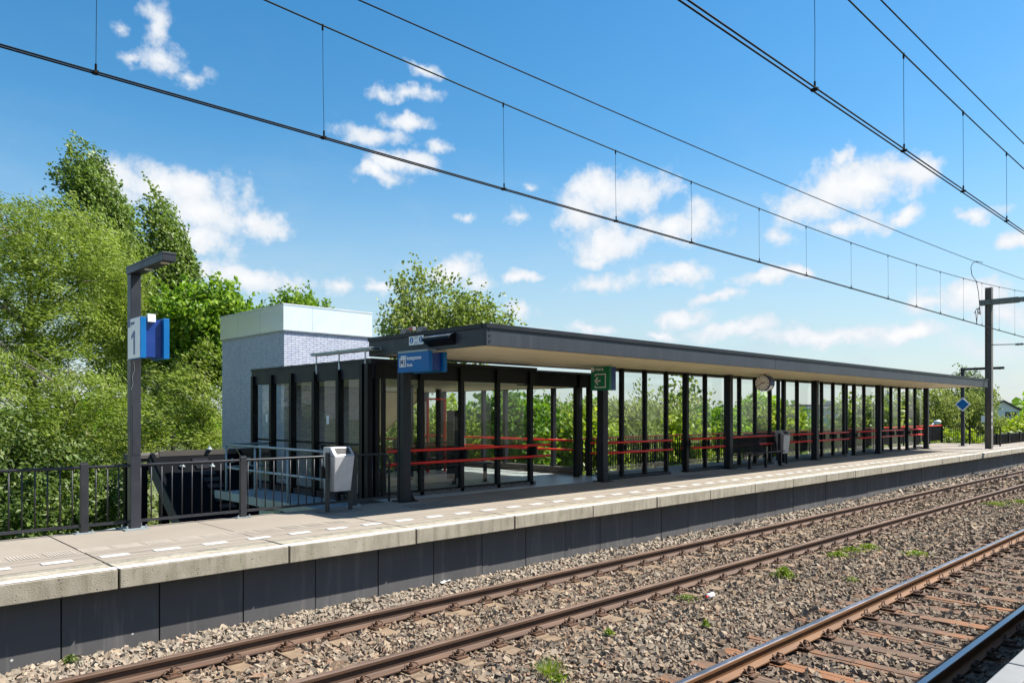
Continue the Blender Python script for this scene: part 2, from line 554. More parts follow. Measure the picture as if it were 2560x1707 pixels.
def m_ballast_bed(w, b):
    co = w.n('ShaderNodeNewGeometry').outputs['Position']
    v = w.n('ShaderNodeTexVoronoi'); v.inputs['Scale'].default_value = 17
    w.put(v.inputs['Vector'], co)
    colr = w.n('ShaderNodeSeparateColor'); w.put(colr.inputs[0], v.outputs['Color'])
    col = w.ramp(colr.outputs[0], [(0.0, (0.05, 0.042, 0.035)), (0.4, (0.10, 0.085, 0.07)), (0.8, (0.2, 0.17, 0.145))])
    col = w.mix(w.mapr(v.outputs['Distance'], 0.3, 0.7, 0, 0.8), col, (0.045, 0.035, 0.028))  # cell borders darkened: shade of deep gaps put into the colour
    w.put(b.inputs['Base Color'], col)
    bump(w, b, w.math('SUBTRACT', 1.0, v.outputs['Distance']), 1.0, 0.05)


mat('ballast_bed', rough=0.95, build=m_ballast_bed)


def m_brick(w, b):
    co = w.n('ShaderNodeNewGeometry').outputs['Position']
    # each brick its own firing: colour from the brick cell
    q = w.vmath('SNAP', co, (0.107, 0.107, 0.06))
    wn = w.n('ShaderNodeTexWhiteNoise'); wn.noise_dimensions = '3D'
    w.put(wn.inputs['Vector'], q)
    g = w.noise(co, 120, 3, 0.6)
    col = w.ramp(wn.outputs['Value'], [(0.0, (0.43, 0.46, 0.57)), (0.5, (0.49, 0.52, 0.62)), (1.0, (0.56, 0.58, 0.66))])
    col = w.mix(w.mapr(g, 0.4, 0.7, 0, 0.25), col, (0.35, 0.37, 0.46))
    col = w.mix(w.mapr(w.noise(co, 0.6, 4, 0.6), 0.5, 0.75, 0, 0.3), col, (0.36, 0.39, 0.5))
    w.put(b.inputs['Base Color'], col)
    w.put(b.inputs['Roughness'], w.mapr(g, 0.3, 0.7, 0.35, 0.6))
    bump(w, b, g, 0.15, 0.003)


mat('glazed_brick', rough=0.45, build=m_brick)


def m_dark_brick(w, b):
    co = w.n('ShaderNodeNewGeometry').outputs['Position']
    br = w.n('ShaderNodeTexBrick')
    q = w.vmath('MULTIPLY', co, (1, 1, 1))
    sep = w.n('ShaderNodeSeparateXYZ'); w.put(sep.inputs[0], co)
    cb = w.n('ShaderNodeCombineXYZ')
    w.put(cb.inputs[0], w.math('ADD', sep.outputs[0], sep.outputs[1])); w.put(cb.inputs[1], sep.outputs[2])
    w.put(br.inputs['Vector'], cb.outputs[0])
    br.inputs['Scale'].default_value = 1
    br.inputs['Brick Width'].default_value = 0.2
    br.inputs['Row Height'].default_value = 0.065
    br.inputs['Mortar Size'].default_value = 0.006
    br.inputs['Color1'].default_value = (0.05, 0.042, 0.04, 1)
    br.inputs['Color2'].default_value = (0.085, 0.07, 0.062, 1)
    br.inputs['Mortar'].default_value = (0.2, 0.19, 0.17, 1)
    w.put(b.inputs['Base Color'], br.outputs['Color'])


mat('dark_brick', rough=0.85, build=m_dark_brick)


def m_leaf(name, c1, c2, c3, trans=0.35, rough=0.5):
    m = bpy.data.materials.new(name)
    m.use_nodes = True
    w = NT(m.node_tree)
    b = m.node_tree.nodes['Principled BSDF']
    a = w.n('ShaderNodeAttribute'); a.attribute_name = 'tint'
    col = w.ramp(a.outputs['Fac'], [(0.0, c1), (0.55, c2), (1.0, c3)])
    w.put(b.inputs['Base Color'], col)
    b.inputs['Roughness'].default_value = rough
    b.inputs['Specular IOR Level'].default_value = 0.35
    t = w.n('ShaderNodeBsdfTranslucent')
    w.put(t.inputs[0], w.mix(0.5, col, w.mix(1.0, col, (1.15, 1.25, 0.35), 'MULTIPLY')))
    mx = w.n('ShaderNodeMixShader'); mx.inputs[0].default_value = trans
    m.node_tree.links.new(b.outputs[0], mx.inputs[1]); m.node_tree.links.new(t.outputs[0], mx.inputs[2])
    o = m.node_tree.nodes['Material Output']
    m.node_tree.links.new(mx.outputs[0], o.inputs[0])
    MATS[name] = m


m_leaf('leaf_willow', (0.10, 0.15, 0.014), (0.27, 0.35, 0.048), (0.48, 0.54, 0.18), 0.45)
m_leaf('leaf_poplar', (0.06, 0.11, 0.014), (0.17, 0.25, 0.038), (0.38, 0.45, 0.17), 0.38)
m_leaf('leaf_maple', (0.085, 0.18, 0.012), (0.16, 0.28, 0.022), (0.29, 0.40, 0.05), 0.45)
m_leaf('leaf_lime', (0.16, 0.23, 0.013), (0.28, 0.36, 0.025), (0.42, 0.48, 0.06), 0.45)
m_leaf('leaf_olive', (0.12, 0.16, 0.035), (0.24, 0.285, 0.085), (0.40, 0.42, 0.20), 0.40)
m_leaf('leaf_dark', (0.045, 0.085, 0.014), (0.115, 0.175, 0.032), (0.24, 0.29, 0.09), 0.36)
m_leaf('leaf_aspen', (0.10, 0.15, 0.03), (0.23, 0.29, 0.06), (0.42, 0.44, 0.18), 0.42)
m_leaf('leaf_weed', (0.09, 0.15, 0.015), (0.17, 0.26, 0.025), (0.38, 0.40, 0.05), 0.4)
m_leaf('leaf_blossom', (0.22, 0.26, 0.12), (0.5, 0.52, 0.4), (0.72, 0.72, 0.62), 0.3)


def m_ground(w, b):
    co = w.n('ShaderNodeNewGeometry').outputs['Position']
    n = w.noise(co, 0.5, 8, 0.65)
    col = w.ramp(n, [(0.3, (0.05, 0.07, 0.02)), (0.55, (0.10, 0.12, 0.04)), (0.75, (0.17, 0.16, 0.08))])
    w.put(b.inputs['Base Color'], col)
    bump(w, b, w.noise(co, 6, 6, 0.7), 0.8, 0.1)


mat('ground_grass', rough=0.95, build=m_ground)


class MB:
    """collects boxes, bars, tubes and prisms into one mesh"""
    def __init__(self):
        self.v = []
        self.f = []

    def quad(self, a, b, c, d):
        n = len(self.v)
        self.v += [tuple(a), tuple(b), tuple(c), tuple(d)]
        self.f.append((n, n + 1, n + 2, n + 3))
        return self

    def box(self, x0, x1, y0, y1, z0, z1):
        n = len(self.v)
        self.v += [(x0, y0, z0), (x1, y0, z0), (x1, y1, z0), (x0, y1, z0), (x0, y0, z1), (x1, y0, z1), (x1, y1, z1), (x0, y1, z1)]
        for q in ((0, 3, 2, 1), (4, 5, 6, 7), (0, 1, 5, 4), (1, 2, 6, 5), (2, 3, 7, 6), (3, 0, 4, 7)):
            self.f.append(tuple(n + i for i in q))
        return self

    def obox(self, c, ax, ay, az):
        """oriented box: centre and three half-axis vectors"""
        c, ax, ay, az = Vector(c), Vector(ax), Vector(ay), Vector(az)
        n = len(self.v)
        for sz in (-1, 1):
            for sx, sy in ((-1, -1), (1, -1), (1, 1), (-1, 1)):
                self.v.append(tuple(c + ax * sx + ay * sy + az * sz))
        for q in ((0, 3, 2, 1), (4, 5, 6, 7), (0, 1, 5, 4), (1, 2, 6, 5), (2, 3, 7, 6), (3, 0, 4, 7)):
            self.f.append(tuple(n + i for i in q))
        return self

    def bar(self, p, q, w, h, up=(0, 0, 1)):
        p, q = Vector(p), Vector(q)
        d = (q - p)
        t = d.normalized()
        up = Vector(up)
        if abs(t.dot(up)) > 0.95:
            up = Vector((1, 0, 0))
        s = t.cross(up).normalized()
        u = s.cross(t).normalized()
        return self.obox((p + q) / 2, d / 2, s * w / 2, u * h / 2)

    def tube(self, pts, r, n=8, caps=True):
        pts = [Vector(p) for p in pts]
        rs = r if isinstance(r, (list, tuple)) else [r] * len(pts)
        base = len(self.v)
        prev = None
        for i, p in enumerate(pts):
            a = pts[max(i - 1, 0)]; b = pts[min(i + 1, len(pts) - 1)]
            t = (b - a).normalized()
            if prev is None:
                ref = Vector((0, 0, 1)) if abs(t.z) < 0.9 else Vector((1, 0, 0))
                s = t.cross(ref).normalized()
            else:
                s = (prev - t * prev.dot(t))
                s = s.normalized() if s.length > 1e-6 else t.orthogonal().normalized()
            prev = s
            u = t.cross(s)
            for k in range(n):
                an = 2 * math.pi * k / n
                self.v.append(tuple(p + (s * math.cos(an) + u * math.sin(an)) * rs[i]))
        for i in range(len(pts) - 1):
            for k in range(n):
                a = base + i * n + k; b = base + i * n + (k + 1) % n
                self.f.append((a, b, b + n, a + n))
        if caps:
            self.f.append(tuple(base + k for k in reversed(range(n))))
            m = base + (len(pts) - 1) * n
            self.f.append(tuple(m + k for k in range(n)))
        return self

    def prism(self, poly, fn, a, b):
        """poly: 2-D outline; fn(p, q, w) -> 3-D point; extruded from w=a to w=b"""
        n = len(self.v); k = len(poly)
        for w in (a, b):
            for (p, q) in poly:
                self.v.append(tuple(fn(p, q, w)))
        self.f.append(tuple(n + i for i in reversed(range(k))))
        self.f.append(tuple(n + k + i for i in range(k)))
        for i in range(k):
            j = (i + 1) % k
            self.f.append((n + i, n + j, n + k + j, n + k + i))
        return self

    def mesh(self, name, material, smooth=False):
        me = bpy.data.meshes.new(name)
        me.from_pydata(self.v, [], self.f)
        me.materials.append(MATS[material])
        if smooth:
            me.polygons.foreach_set('use_smooth', [True] * len(me.polygons))
        me.update()
        return me

    def build(self, name, material, parent=None, smooth=False, bevel=0.0):
        return link(name, self.mesh(name, material, smooth), parent, bevel)


def link(name, me, parent=None, bevel=0.0):
    o = bpy.data.objects.new(name, me)
    COL.objects.link(o)
    if parent is not None:
        adopt(o, parent)
    if bevel:
        m = o.modifiers.new('bevel', 'BEVEL')
        m.width = bevel; m.segments = 2; m.limit_method = 'ANGLE'; m.angle_limit = R(40)
    return o


def adopt(o, parent):
    """child keeps its world place"""
    o.parent = parent
    top = parent
    loc = Vector(parent.location)
    q = parent.parent
    while q is not None:
        q = q.parent
    if parent.parent is None and parent.type == 'EMPTY':
        o.matrix_parent_inverse = Matrix.Translation(-loc)


def tag(o, label=None, cat=None, group=None, kind=None):
    if label: o['label'] = label
    if cat: o['category'] = cat
    if group: o['group'] = group
    if kind: o['kind'] = kind
    return o


def thing(name, loc, label, cat, group=None):
    o = bpy.data.objects.new(name, None)
    o.empty_display_size = 0.2
    o.location = loc
    COL.objects.link(o)
    return tag(o, label, cat, group)


def copy_tree(o, parent=None):
    c = o.copy()
    COL.objects.link(c)
    if parent is not None:
        c.parent = parent
    for ch in [x for x in bpy.data.objects if x.parent == o]:
        copy_tree(ch, c)
    return c


def np_mesh(name, verts, faces, material, tint=None, smooth=False):
    """verts (N,3), faces (M,k) numpy; tint (N,4) or None"""
    me = bpy.data.meshes.new(name)
    n, (m, k) = len(verts), faces.shape
    me.vertices.add(n)
    me.vertices.foreach_set('co', np.ascontiguousarray(verts, dtype=np.float32).ravel())
    me.loops.add(m * k)
    me.loops.foreach_set('vertex_index', np.ascontiguousarray(faces, dtype=np.int32).ravel())
    me.polygons.add(m)
    me.polygons.foreach_set('loop_start', np.arange(0, m * k, k, dtype=np.int32))
    if tint is not None:
        a = me.color_attributes.new('tint', 'FLOAT_COLOR', 'POINT')
        a.data.foreach_set('color', np.ascontiguousarray(tint, dtype=np.float32).ravel())
    me.materials.append(MATS[material])
    me.update(calc_edges=True)
    me.validate()
    if not smooth:
        me.shade_flat()
    return me


def lettering(body, size, loc, mat3, material, parent, extrude=0.0015, align='LEFT', sx=1.0):
    cu = bpy.data.curves.new('lettering', 'FONT')
    cu.body = body
    cu.size = size
    cu.extrude = extrude
    cu.offset = size * 0.018
    cu.align_x = align
    cu.materials.append(MATS[material])
    tmp = bpy.data.objects.new('lettering_curve', cu)
    COL.objects.link(tmp)
    bpy.context.view_layer.update()
    me = bpy.data.meshes.new_from_object(tmp.evaluated_get(bpy.context.evaluated_depsgraph_get()))
    bpy.data.objects.remove(tmp)
    o = bpy.data.objects.new('lettering', me)
    COL.objects.link(o)
    m = Matrix([list(r) + [0] for r in mat3] + [[0, 0, 0, 1]])
    m.translation = Vector(loc)
    o.matrix_world = m @ Matrix.Diagonal((sx, 1, 1, 1))
    adopt(o, parent)
    return o


FACE_MX = ((0, 0, -1), (-1, 0, 0), (0, 1, 0))      # lettering that faces -x, read towards -y
PZ = 0.75                                           # platform level

# ================================================================== SETTING
# ground: flat low land, a bank carrying the tracks
def ground():
    xs = np.concatenate([np.linspace(-400, -30, 12), np.linspace(-25, 110, 80), np.linspace(120, 1500, 20)])
    ys = np.concatenate([np.linspace(-400, -30, 10), np.linspace(-25, 60, 70), np.linspace(70, 1500, 24)])
    V = np.array([(x, y, 0) for y in ys for x in xs], float)
    x, y = V[:, 0], V[:, 1]
    base = -4.5
    bank = np.interp(y, [-12, -5, 11.0, 13.6, 21], [base, -0.62, -0.62, -0.2, base])
    cut = np.interp(x, [12, 17], [0, 1])                      # the stair well has no bank behind the platform
    bank_l = np.interp(y, [-12, -5, 11.0, 11.4], [base, -0.62, -0.62, base])
    z = bank_l * (1 - cut) + bank * cut
    rng = np.random.default_rng(4)
    z += np.where(y > 14, rng.uniform(-0.12, 0.12, len(x)), 0)
    V[:, 2] = z
    nx = len(xs)
    Fs = np.array([(j * nx + i, j * nx + i + 1, (j + 1) * nx + i + 1, (j + 1) * nx + i) for j in range(len(ys) - 1) for i in range(nx - 1)])
    tag(link('ground', np_mesh('ground', V, Fs, 'ground_grass')), 'grassy low ground and track bank', 'ground', kind='structure')


ground()

# ---- ballast bed and stones
tag(MB().box(-25, 180, -1.2, 8.80, -0.60, -0.215).build('ballast_bed', 'ballast_bed'), 'stony ballast bed under both tracks', 'ballast', kind='structure')

RAIL_Y = (7.66, 6.16, 3.76, 2.26)
SL = 0.592
FAR_SL = [0.31 + SL * i for i in range(-2, 105)]
NEAR_SL = [7.365 + SL * i for i in range(-12, 92)]


def ballast():
    rng = np.random.default_rng(11)
    cube = np.array([(-1, -1, -1), (1, -1, -1), (1, 1, -1), (-1, 1, -1), (-1, -1, 1), (1, -1, 1), (1, 1, 1), (-1, 1, 1)], float)
    tri = np.array([(0, 3, 2), (0, 2, 1), (4, 5, 6), (4, 6, 7), (0, 1, 5), (0, 5, 4), (1, 2, 6), (1, 6, 5), (2, 3, 7), (2, 7, 6), (3, 0, 4), (3, 4, 7)])
    pal = np.array([(0.34, 0.275, 0.20), (0.27, 0.215, 0.16), (0.40, 0.335, 0.25), (0.21, 0.175, 0.135), (0.30, 0.205, 0.13), (0.28, 0.17, 0.105),
                    (0.46, 0.40, 0.32), (0.31, 0.275, 0.22), (0.23, 0.205, 0.165), (0.37, 0.275, 0.18)])
    P = []
    for (d0, d1, dens, size) in ((4.5, 13.5, 880, 0.0235), (13.5, 24, 470, 0.0285), (24, 45, 130, 0.050), (45, 85, 40, 0.080)):
        x1 = min(90, d1 / CA + 6)
        n = int(dens * (x1 + 4) * 8.0)
        x = rng.uniform(-2, x1, n); y = rng.uniform(1.2, 8.78, n)
        dd = CA * x + SA * y
        k = (SA * x - CA * y) / np.maximum(dd, .1)
        ok = (dd >= d0) & (dd < d1) & (k > -0.82) & (k < 0.80)
        x, y = x[ok], y[ok]
        P.append(np.stack([x, y, np.full(len(x), size)], 1))
    P = np.concatenate(P)
    x, y, sz = P.T
    lvl = np.full(len(x), -0.185)
    lvl = np.where(y > 7.95, -0.185 + (y - 7.95) * 0.02, lvl)
    keep = np.ones(len(x), bool)
    for ry in RAIL_Y:                                               # clear of the rails
        keep &= ~((np.abs(y - ry) < 0.085))
    def near(x, arr, half):
        a = np.array(arr); i = np.clip(np.round((x - a[0]) / SL).astype(int), 0, len(a) - 1)
        return np.abs(x - a[i]) < half
    onblock = (np.abs(y - 7.56) < 0.37) | (np.abs(y - 6.06) < 0.42)
    keep &= ~(near(x, FAR_SL, 0.125) & onblock & (rng.random(len(x)) < 0.93))
    onwood = (y > 1.75) & (y < 4.42)
    keep &= ~(near(x, NEAR_SL, 0.125) & onwood & (rng.random(len(x)) < np.where(y > 3.9, 0.62, 0.93)))
    x, y, sz, lvl = x[keep], y[keep], sz[keep], lvl[keep]
    lvl = np.where((y < 4.4) & (y > 1.7), lvl - 0.02, lvl)
    n = len(x)
    s = sz[:, None] * rng.lognormal(0, 0.24, (n, 1)) * rng.uniform(0.45, 1.3, (n, 3)) * np.array([1.0, 1.0, 0.8])
    loc = cube[None] + rng.uniform(-0.38, 0.38, (n, 8, 3))
    top = loc[:, 4:, :2] * rng.uniform(0.25, 0.95, (n, 1, 1))        # tapered, sharp-edged chippings
    loc[:, 4:, :2] = top
    loc *= s[:, None, :]
    # random orientation
    q = rng.normal(size=(n, 4)); q[:, 1:3] *= 0.75; q /= np.linalg.norm(q, axis=1, keepdims=True)
    w_, i_, j_, k_ = q.T
    Rm = np.stack([np.stack([1 - 2 * (j_**2 + k_**2), 2 * (i_ * j_ - k_ * w_), 2 * (i_ * k_ + j_ * w_)], 1),
                   np.stack([2 * (i_ * j_ + k_ * w_), 1 - 2 * (i_**2 + k_**2), 2 * (j_ * k_ - i_ * w_)], 1),
                   np.stack([2 * (i_ * k_ - j_ * w_), 2 * (j_ * k_ + i_ * w_), 1 - 2 * (i_**2 + j_**2)], 1)], 1)
    loc = np.einsum('nab,nvb->nva', Rm, loc)
    cen = np.stack([x, y, lvl - 0.004 + rng.normal(0, 0.5, n) * sz], 1)
    V = (loc + cen[:, None]).reshape(-1, 3)
    Fs = (tri[None] + (np.arange(n) * 8)[:, None, None]).reshape(-1, 3)
    ci = rng.integers(0, len(pal), n)
    c = pal[ci] * rng.uniform(0.6, 1.08, (n, 1)) * np.array([0.88, 0.79, 0.69])
    # brake dust and rust round the running rails; paler clean stone by the platform wall
    dist = np.min(np.abs(y[:, None] - np.array(RAIL_Y)[None]), axis=1)
    rust = np.clip(1 - dist / 0.85, 0, 1) * rng.uniform(0.2, 1, n) * 0.85
    c = c * (1 - rust[:, None]) + np.array([0.19, 0.112, 0.066]) * rust[:, None]
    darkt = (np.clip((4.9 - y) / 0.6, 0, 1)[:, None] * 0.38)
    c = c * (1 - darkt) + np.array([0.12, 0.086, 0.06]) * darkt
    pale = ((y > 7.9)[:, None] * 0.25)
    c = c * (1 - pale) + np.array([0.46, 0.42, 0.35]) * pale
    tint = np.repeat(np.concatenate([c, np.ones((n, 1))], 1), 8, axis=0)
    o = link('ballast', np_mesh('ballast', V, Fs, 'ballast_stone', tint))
    tag(o, 'loose grey and brown crushed stone ballast', 'ballast', kind='stuff')
    print('stones', n)


ballast()


# ---- tracks
def rail_profile():
    h = [(-0.070, -0.159), (-0.070, -0.147), (-0.018, -0.128), (-0.009, -0.118), (-0.009, -0.052), (-0.034, -0.036), (-0.036, -0.008),
         (-0.030, -0.002), (0.030, -0.002), (0.036, -0.008), (0.034, -0.036), (0.009, -0.052), (0.009, -0.118), (0.018, -0.128), (0.070, -0.147), (0.070, -0.159)]
    return h


def fastening_mesh(kind, matname):
    m = MB()
    if kind == 'bolt':            # clip with bolt and spring ring
        m.box(-0.075, 0.075, -0.075, 0.045, -0.018, -0.002)
        m.box(-0.035, 0.035, -0.035, 0.05, -0.002, 0.022)
        m.tube([(0, 0, 0.0), (0, 0, 0.075)], 0.011, 6)
        m.tube([(0, 0, 0.030), (0, 0, 0.055)], 0.021, 6)
        for sx in (-1, 1):
            m.tube([(sx * 0.02, 0.02, 0.022), (sx * 0.05, 0.03, 0.048), (sx * 0.078, 0.0, 0.042), (sx * 0.085, -0.03, 0.012), (sx * 0.045, -0.035, 0.006)], 0.0085, 5)
    else:                          # spring hoop clip
        m.box(-0.085, 0.085, -0.13, 0.04, -0.018, -0.002)
        m.box(-0.028, 0.028, -0.045, 0.03, -0.002, 0.028)
        arc = [(-0.05, -0.03, 0.012)]
        for i in range(9):
            a = math.pi * i / 8
            arc.append((-0.062 * math.cos(a), 0.03, 0.025 + 0.055 * math.sin(a) ** 0.7))
        arc.append((0.05, -0.03, 0.012))
        m.tube(arc, 0.0085, 5)
        m.tube([(-0.03, -0.07, 0.0), (-0.03, -0.07, 0.035)], 0.015, 6)
        m.tube([(0.03, -0.07, 0.0), (0.03, -0.07, 0.035)], 0.015, 6)
    return m.mesh('rail_clip', matname)


def track(rails, xs, kind, label, rustmat, topmat):
    yc = (rails[0] + rails[1]) / 2
    t = thing('railway_track', (0, yc, -0.2), label, 'track')
    for ry in rails:
        m = MB()
        m.prism(rail_profile(), lambda p, q, w: (w, ry + p, q), -14, 190)
        r = m.build('rail', rustmat, t)
        h = MB()
        h.prism([(-0.031, -0.0015), (-0.024, 0.0012), (0.024, 0.0012), (0.031, -0.0015)], lambda p, q, w: (w, ry + p, q), -14, 190)
        h.build('running_surface', topmat, r)
    rnd = random.Random(3)
    clip = fastening_mesh('bolt' if kind == 'concrete' else 'hoop', 'fastening_rust')
    clip2 = fastening_mesh('bolt', 'fastening_rust')
    if kind == 'concrete':
        sm = MB()
        for ry in rails:
            yy = ry - yc
            sm.prism([(-0.105, 0), (0.105, 0), (0.14, -0.2), (-0.14, -0.2)], lambda p, q, w: (p, w, q), yy - 0.43, yy + 0.27)
        sm.bar((0, -0.5, -0.1), (0, 0.5, -0.1), 0.07, 0.07)
        sme = sm.mesh('sleeper', 'sleeper_concrete')
    else:
        smes = []
        for v in range(6):
            sm = MB()
            # split, hollowed old timber: rough long strips of unequal height
            xs_ = [-0.12, -0.075 + rnd.uniform(-.03, .03), 0.03 + rnd.uniform(-.04, .04), 0.12]
            for i in range(3):
                zt = -0.004 - rnd.uniform(0, 0.016)
                y0 = -1.29 + rnd.uniform(-0.05, 0.02); y1 = 1.27 + rnd.uniform(-0.02, 0.06)
                g = 0.002
                sm.prism([(xs_[i] + g, zt - rnd.uniform(0, .006)), (xs_[i + 1] - g, zt - rnd.uniform(0, .006)), (xs_[i + 1] - g, -0.18), (xs_[i] + g, -0.18)], lambda p, q, w: (p, w, q), y0, y1)
            smes.append(sm.mesh('sleeper', 'sleeper_wood'))
    for i, x in enumerate(xs):
        me = sme if kind == 'concrete' else smes[i % 6]
        s = bpy.data.objects.new('sleeper', me)
        COL.objects.link(s)
        s.parent = t
        s.location = (x + rnd.uniform(-.02, .02), 0, 0.2 - 0.159 - rnd.uniform(0.008, 0.016))
        s.rotation_euler = (0, 0, rnd.uniform(-.012, .012))
        if x < 34:
            for ry in rails:
                c = bpy.data.objects.new('rail_clip', clip2 if (kind != 'concrete' and x < 9.4) else clip)
                COL.objects.link(c)
                c.parent = s
                c.location = (0, ry - yc - 0.105, 0.022)
                c.rotation_euler = (0, 0, rnd.uniform(-.12, .12))
    return t


track((RAIL_Y[0], RAIL_Y[1]), FAR_SL, 'concrete', 'rusty brown track on concrete block sleepers beside the far platform', 'rail_rust', 'rail_top_worn')
track((RAIL_Y[2], RAIL_Y[3]), NEAR_SL, 'wood', 'track with shiny rail heads on old wooden sleepers, nearest the viewer', 'rail_orange', 'rail_top_bright')

# ---- far platform
EDGE, WALL = 8.55, 8.79
BL = 1.94


def platform():
    p = bpy.data.objects.new('platform', None)
    COL.objects.link(p)
    tag(p, 'raised far platform with concrete edge blocks, dark wall panels and beige paving', 'platform', kind='structure')
    rnd = random.Random(5)
    # body behind the facing panels
    MB().box(-12, 64, WALL + 0.07, 11.55, -4.6, PZ - 0.06).build('core', 'wall_panel', p)
    MB().box(15.05, 46.2, 11.552, 13.35, -1.2, PZ - 0.06).build('rear_core', 'wall_panel', p)
    MB().box(8.05, 15.04, 11.552, 17.35, -4.6, PZ - 0.03).build('lobby_core', 'wall_panel', p)
    for i in range(-7, 31):
        x = 2.5 + BL * i
        b = MB().box(x + 0.012, x + BL - 0.012, EDGE + rnd.uniform(-0.006, 0.006), 9.07, PZ - 0.205 + rnd.uniform(-.004, .004), PZ + rnd.uniform(-.003, .001))
        b.build('edge_block', 'edge_concrete', p, bevel=0.008)
        MB().box(x + 0.006, x + BL - 0.006, EDGE + 0.012, EDGE + 0.14, PZ + 0.002, PZ + 0.0055).build('white_edge_line', 'line_paint', p)
        for k in range(2):
            xx = x + BL / 2 * k - 0.48
            w = MB().box(xx + 0.008, xx + BL / 2 - 0.008, WALL + rnd.uniform(-.004, .004), WALL + 0.069, -0.7, PZ - 0.2)
            w.build('wall_panel', 'wall_panel', p)
        pz = PZ + rnd.uniform(-.002, .002)
        MB().box(x + 0.010, x + BL - 0.010, 9.082, 9.225, PZ - 0.059, pz).build('paving_strip', 'paving', p)
        MB().box(x + 0.010, x + BL - 0.010, 9.235, 11.56, PZ - 0.059, PZ + rnd.uniform(-.002, .002)).build('paving_slab', 'paving', p)
        if 15.0 < x < 44.4:
            MB().box(x + 0.008, x + BL - 0.008, 11.568, 13.34, PZ - 0.059, PZ + rnd.uniform(-.004, .0)).build('paving_slab', 'paving', p)
    for i in range(-18, 72):
        x = 2.55 + 0.582 * i
        y0 = 9.33 + rnd.uniform(-.004, .004)
        MB().box(x, x + 0.3, y0, y0 + 0.13, PZ + 0.003, PZ + 0.007).build('white_dash', 'line_paint', p)
    # ribbed guidance tiles
    tile = None
    for i in range(-2, 11):
        m = MB()
        for j in range(9):
            m.box(0.012 + j * 0.034, 0.030 + j * 0.034, 0.006, 0.294, 0.0024, 0.0034)
        if tile is None:
            tile = m.mesh('guidance_tile', 'tile_rib')
        o = bpy.data.objects.new('guidance_tile', tile)
        COL.objects.link(o); o.parent = p
        o.location = (2.12 + 0.367 * i, 9.84, PZ)
    # lobby floor
    for i in range(7):
        for j in range(6):
            x0, y0 = 8.07 + i * 0.995, 11.57 + j * 0.96
            MB().box(x0 + .004, x0 + .991, y0 + .004, y0 + .956, PZ - 0.029, PZ + 0.001).build('floor_tile', 'lobby_tile', p)
    # service covers in the paving
    for (cx, cy, a, b_) in ((8.2, 10.55, 0.42, 0.3), (17.0, 10.6, 0.5, 0.35), (6.62, 11.0, 0.36, 0.16)):
        MB().box(cx - a, cx + a, cy - b_, cy + b_, PZ + 0.003, PZ + 0.009).build('service_cover', 'cover_dark', p)
    return p


worn('tile_rib', (0.40, 0.35, 0.29), 0.85, 0.12, 5.0, fine=140)
worn('cover_dark', (0.16, 0.14, 0.12), 0.85, 0.2, 5.0)
PLATFORM = platform()

# ---- platform on which the viewer stands
def near_platform():
    p = bpy.data.objects.new('near_platform', None)
    COL.objects.link(p)
    tag(p, 'grey edge of the near platform in the corner of the picture', 'platform', kind='structure')
    for i in range(-3, 21):
        x = -2.0 + 1.94 * i
        MB().box(x + .01, x + 1.93, 1.12, 1.275, 0.52, 0.76).build('edge_block', 'edge_grey', p, bevel=0.01)
        MB().box(x + .01, x + 1.93, -3.2, 1.11, 0.52, 0.76).build('paving_slab', 'paving', p)
    MB().box(-8, 38.5, -3.0, 1.05, -0.59, 0.519).build('core', 'wall_panel', p)


worn('edge_grey', (0.19, 0.195, 0.20), 0.85, 0.1, 4.0, bumpy=0.3, fine=120)
near_platform()

# ================================================================== PLATFORM CANOPY
CX0, CX1, CY0, CY1 = 8.12, 37.32, 9.00, 12.42
CZB, CZT = 3.49, 3.85
MOD = 0.968
COLX = [8.22, 14.03, 19.85, 25.66, 31.48, 37.20]
COLY = 11.40


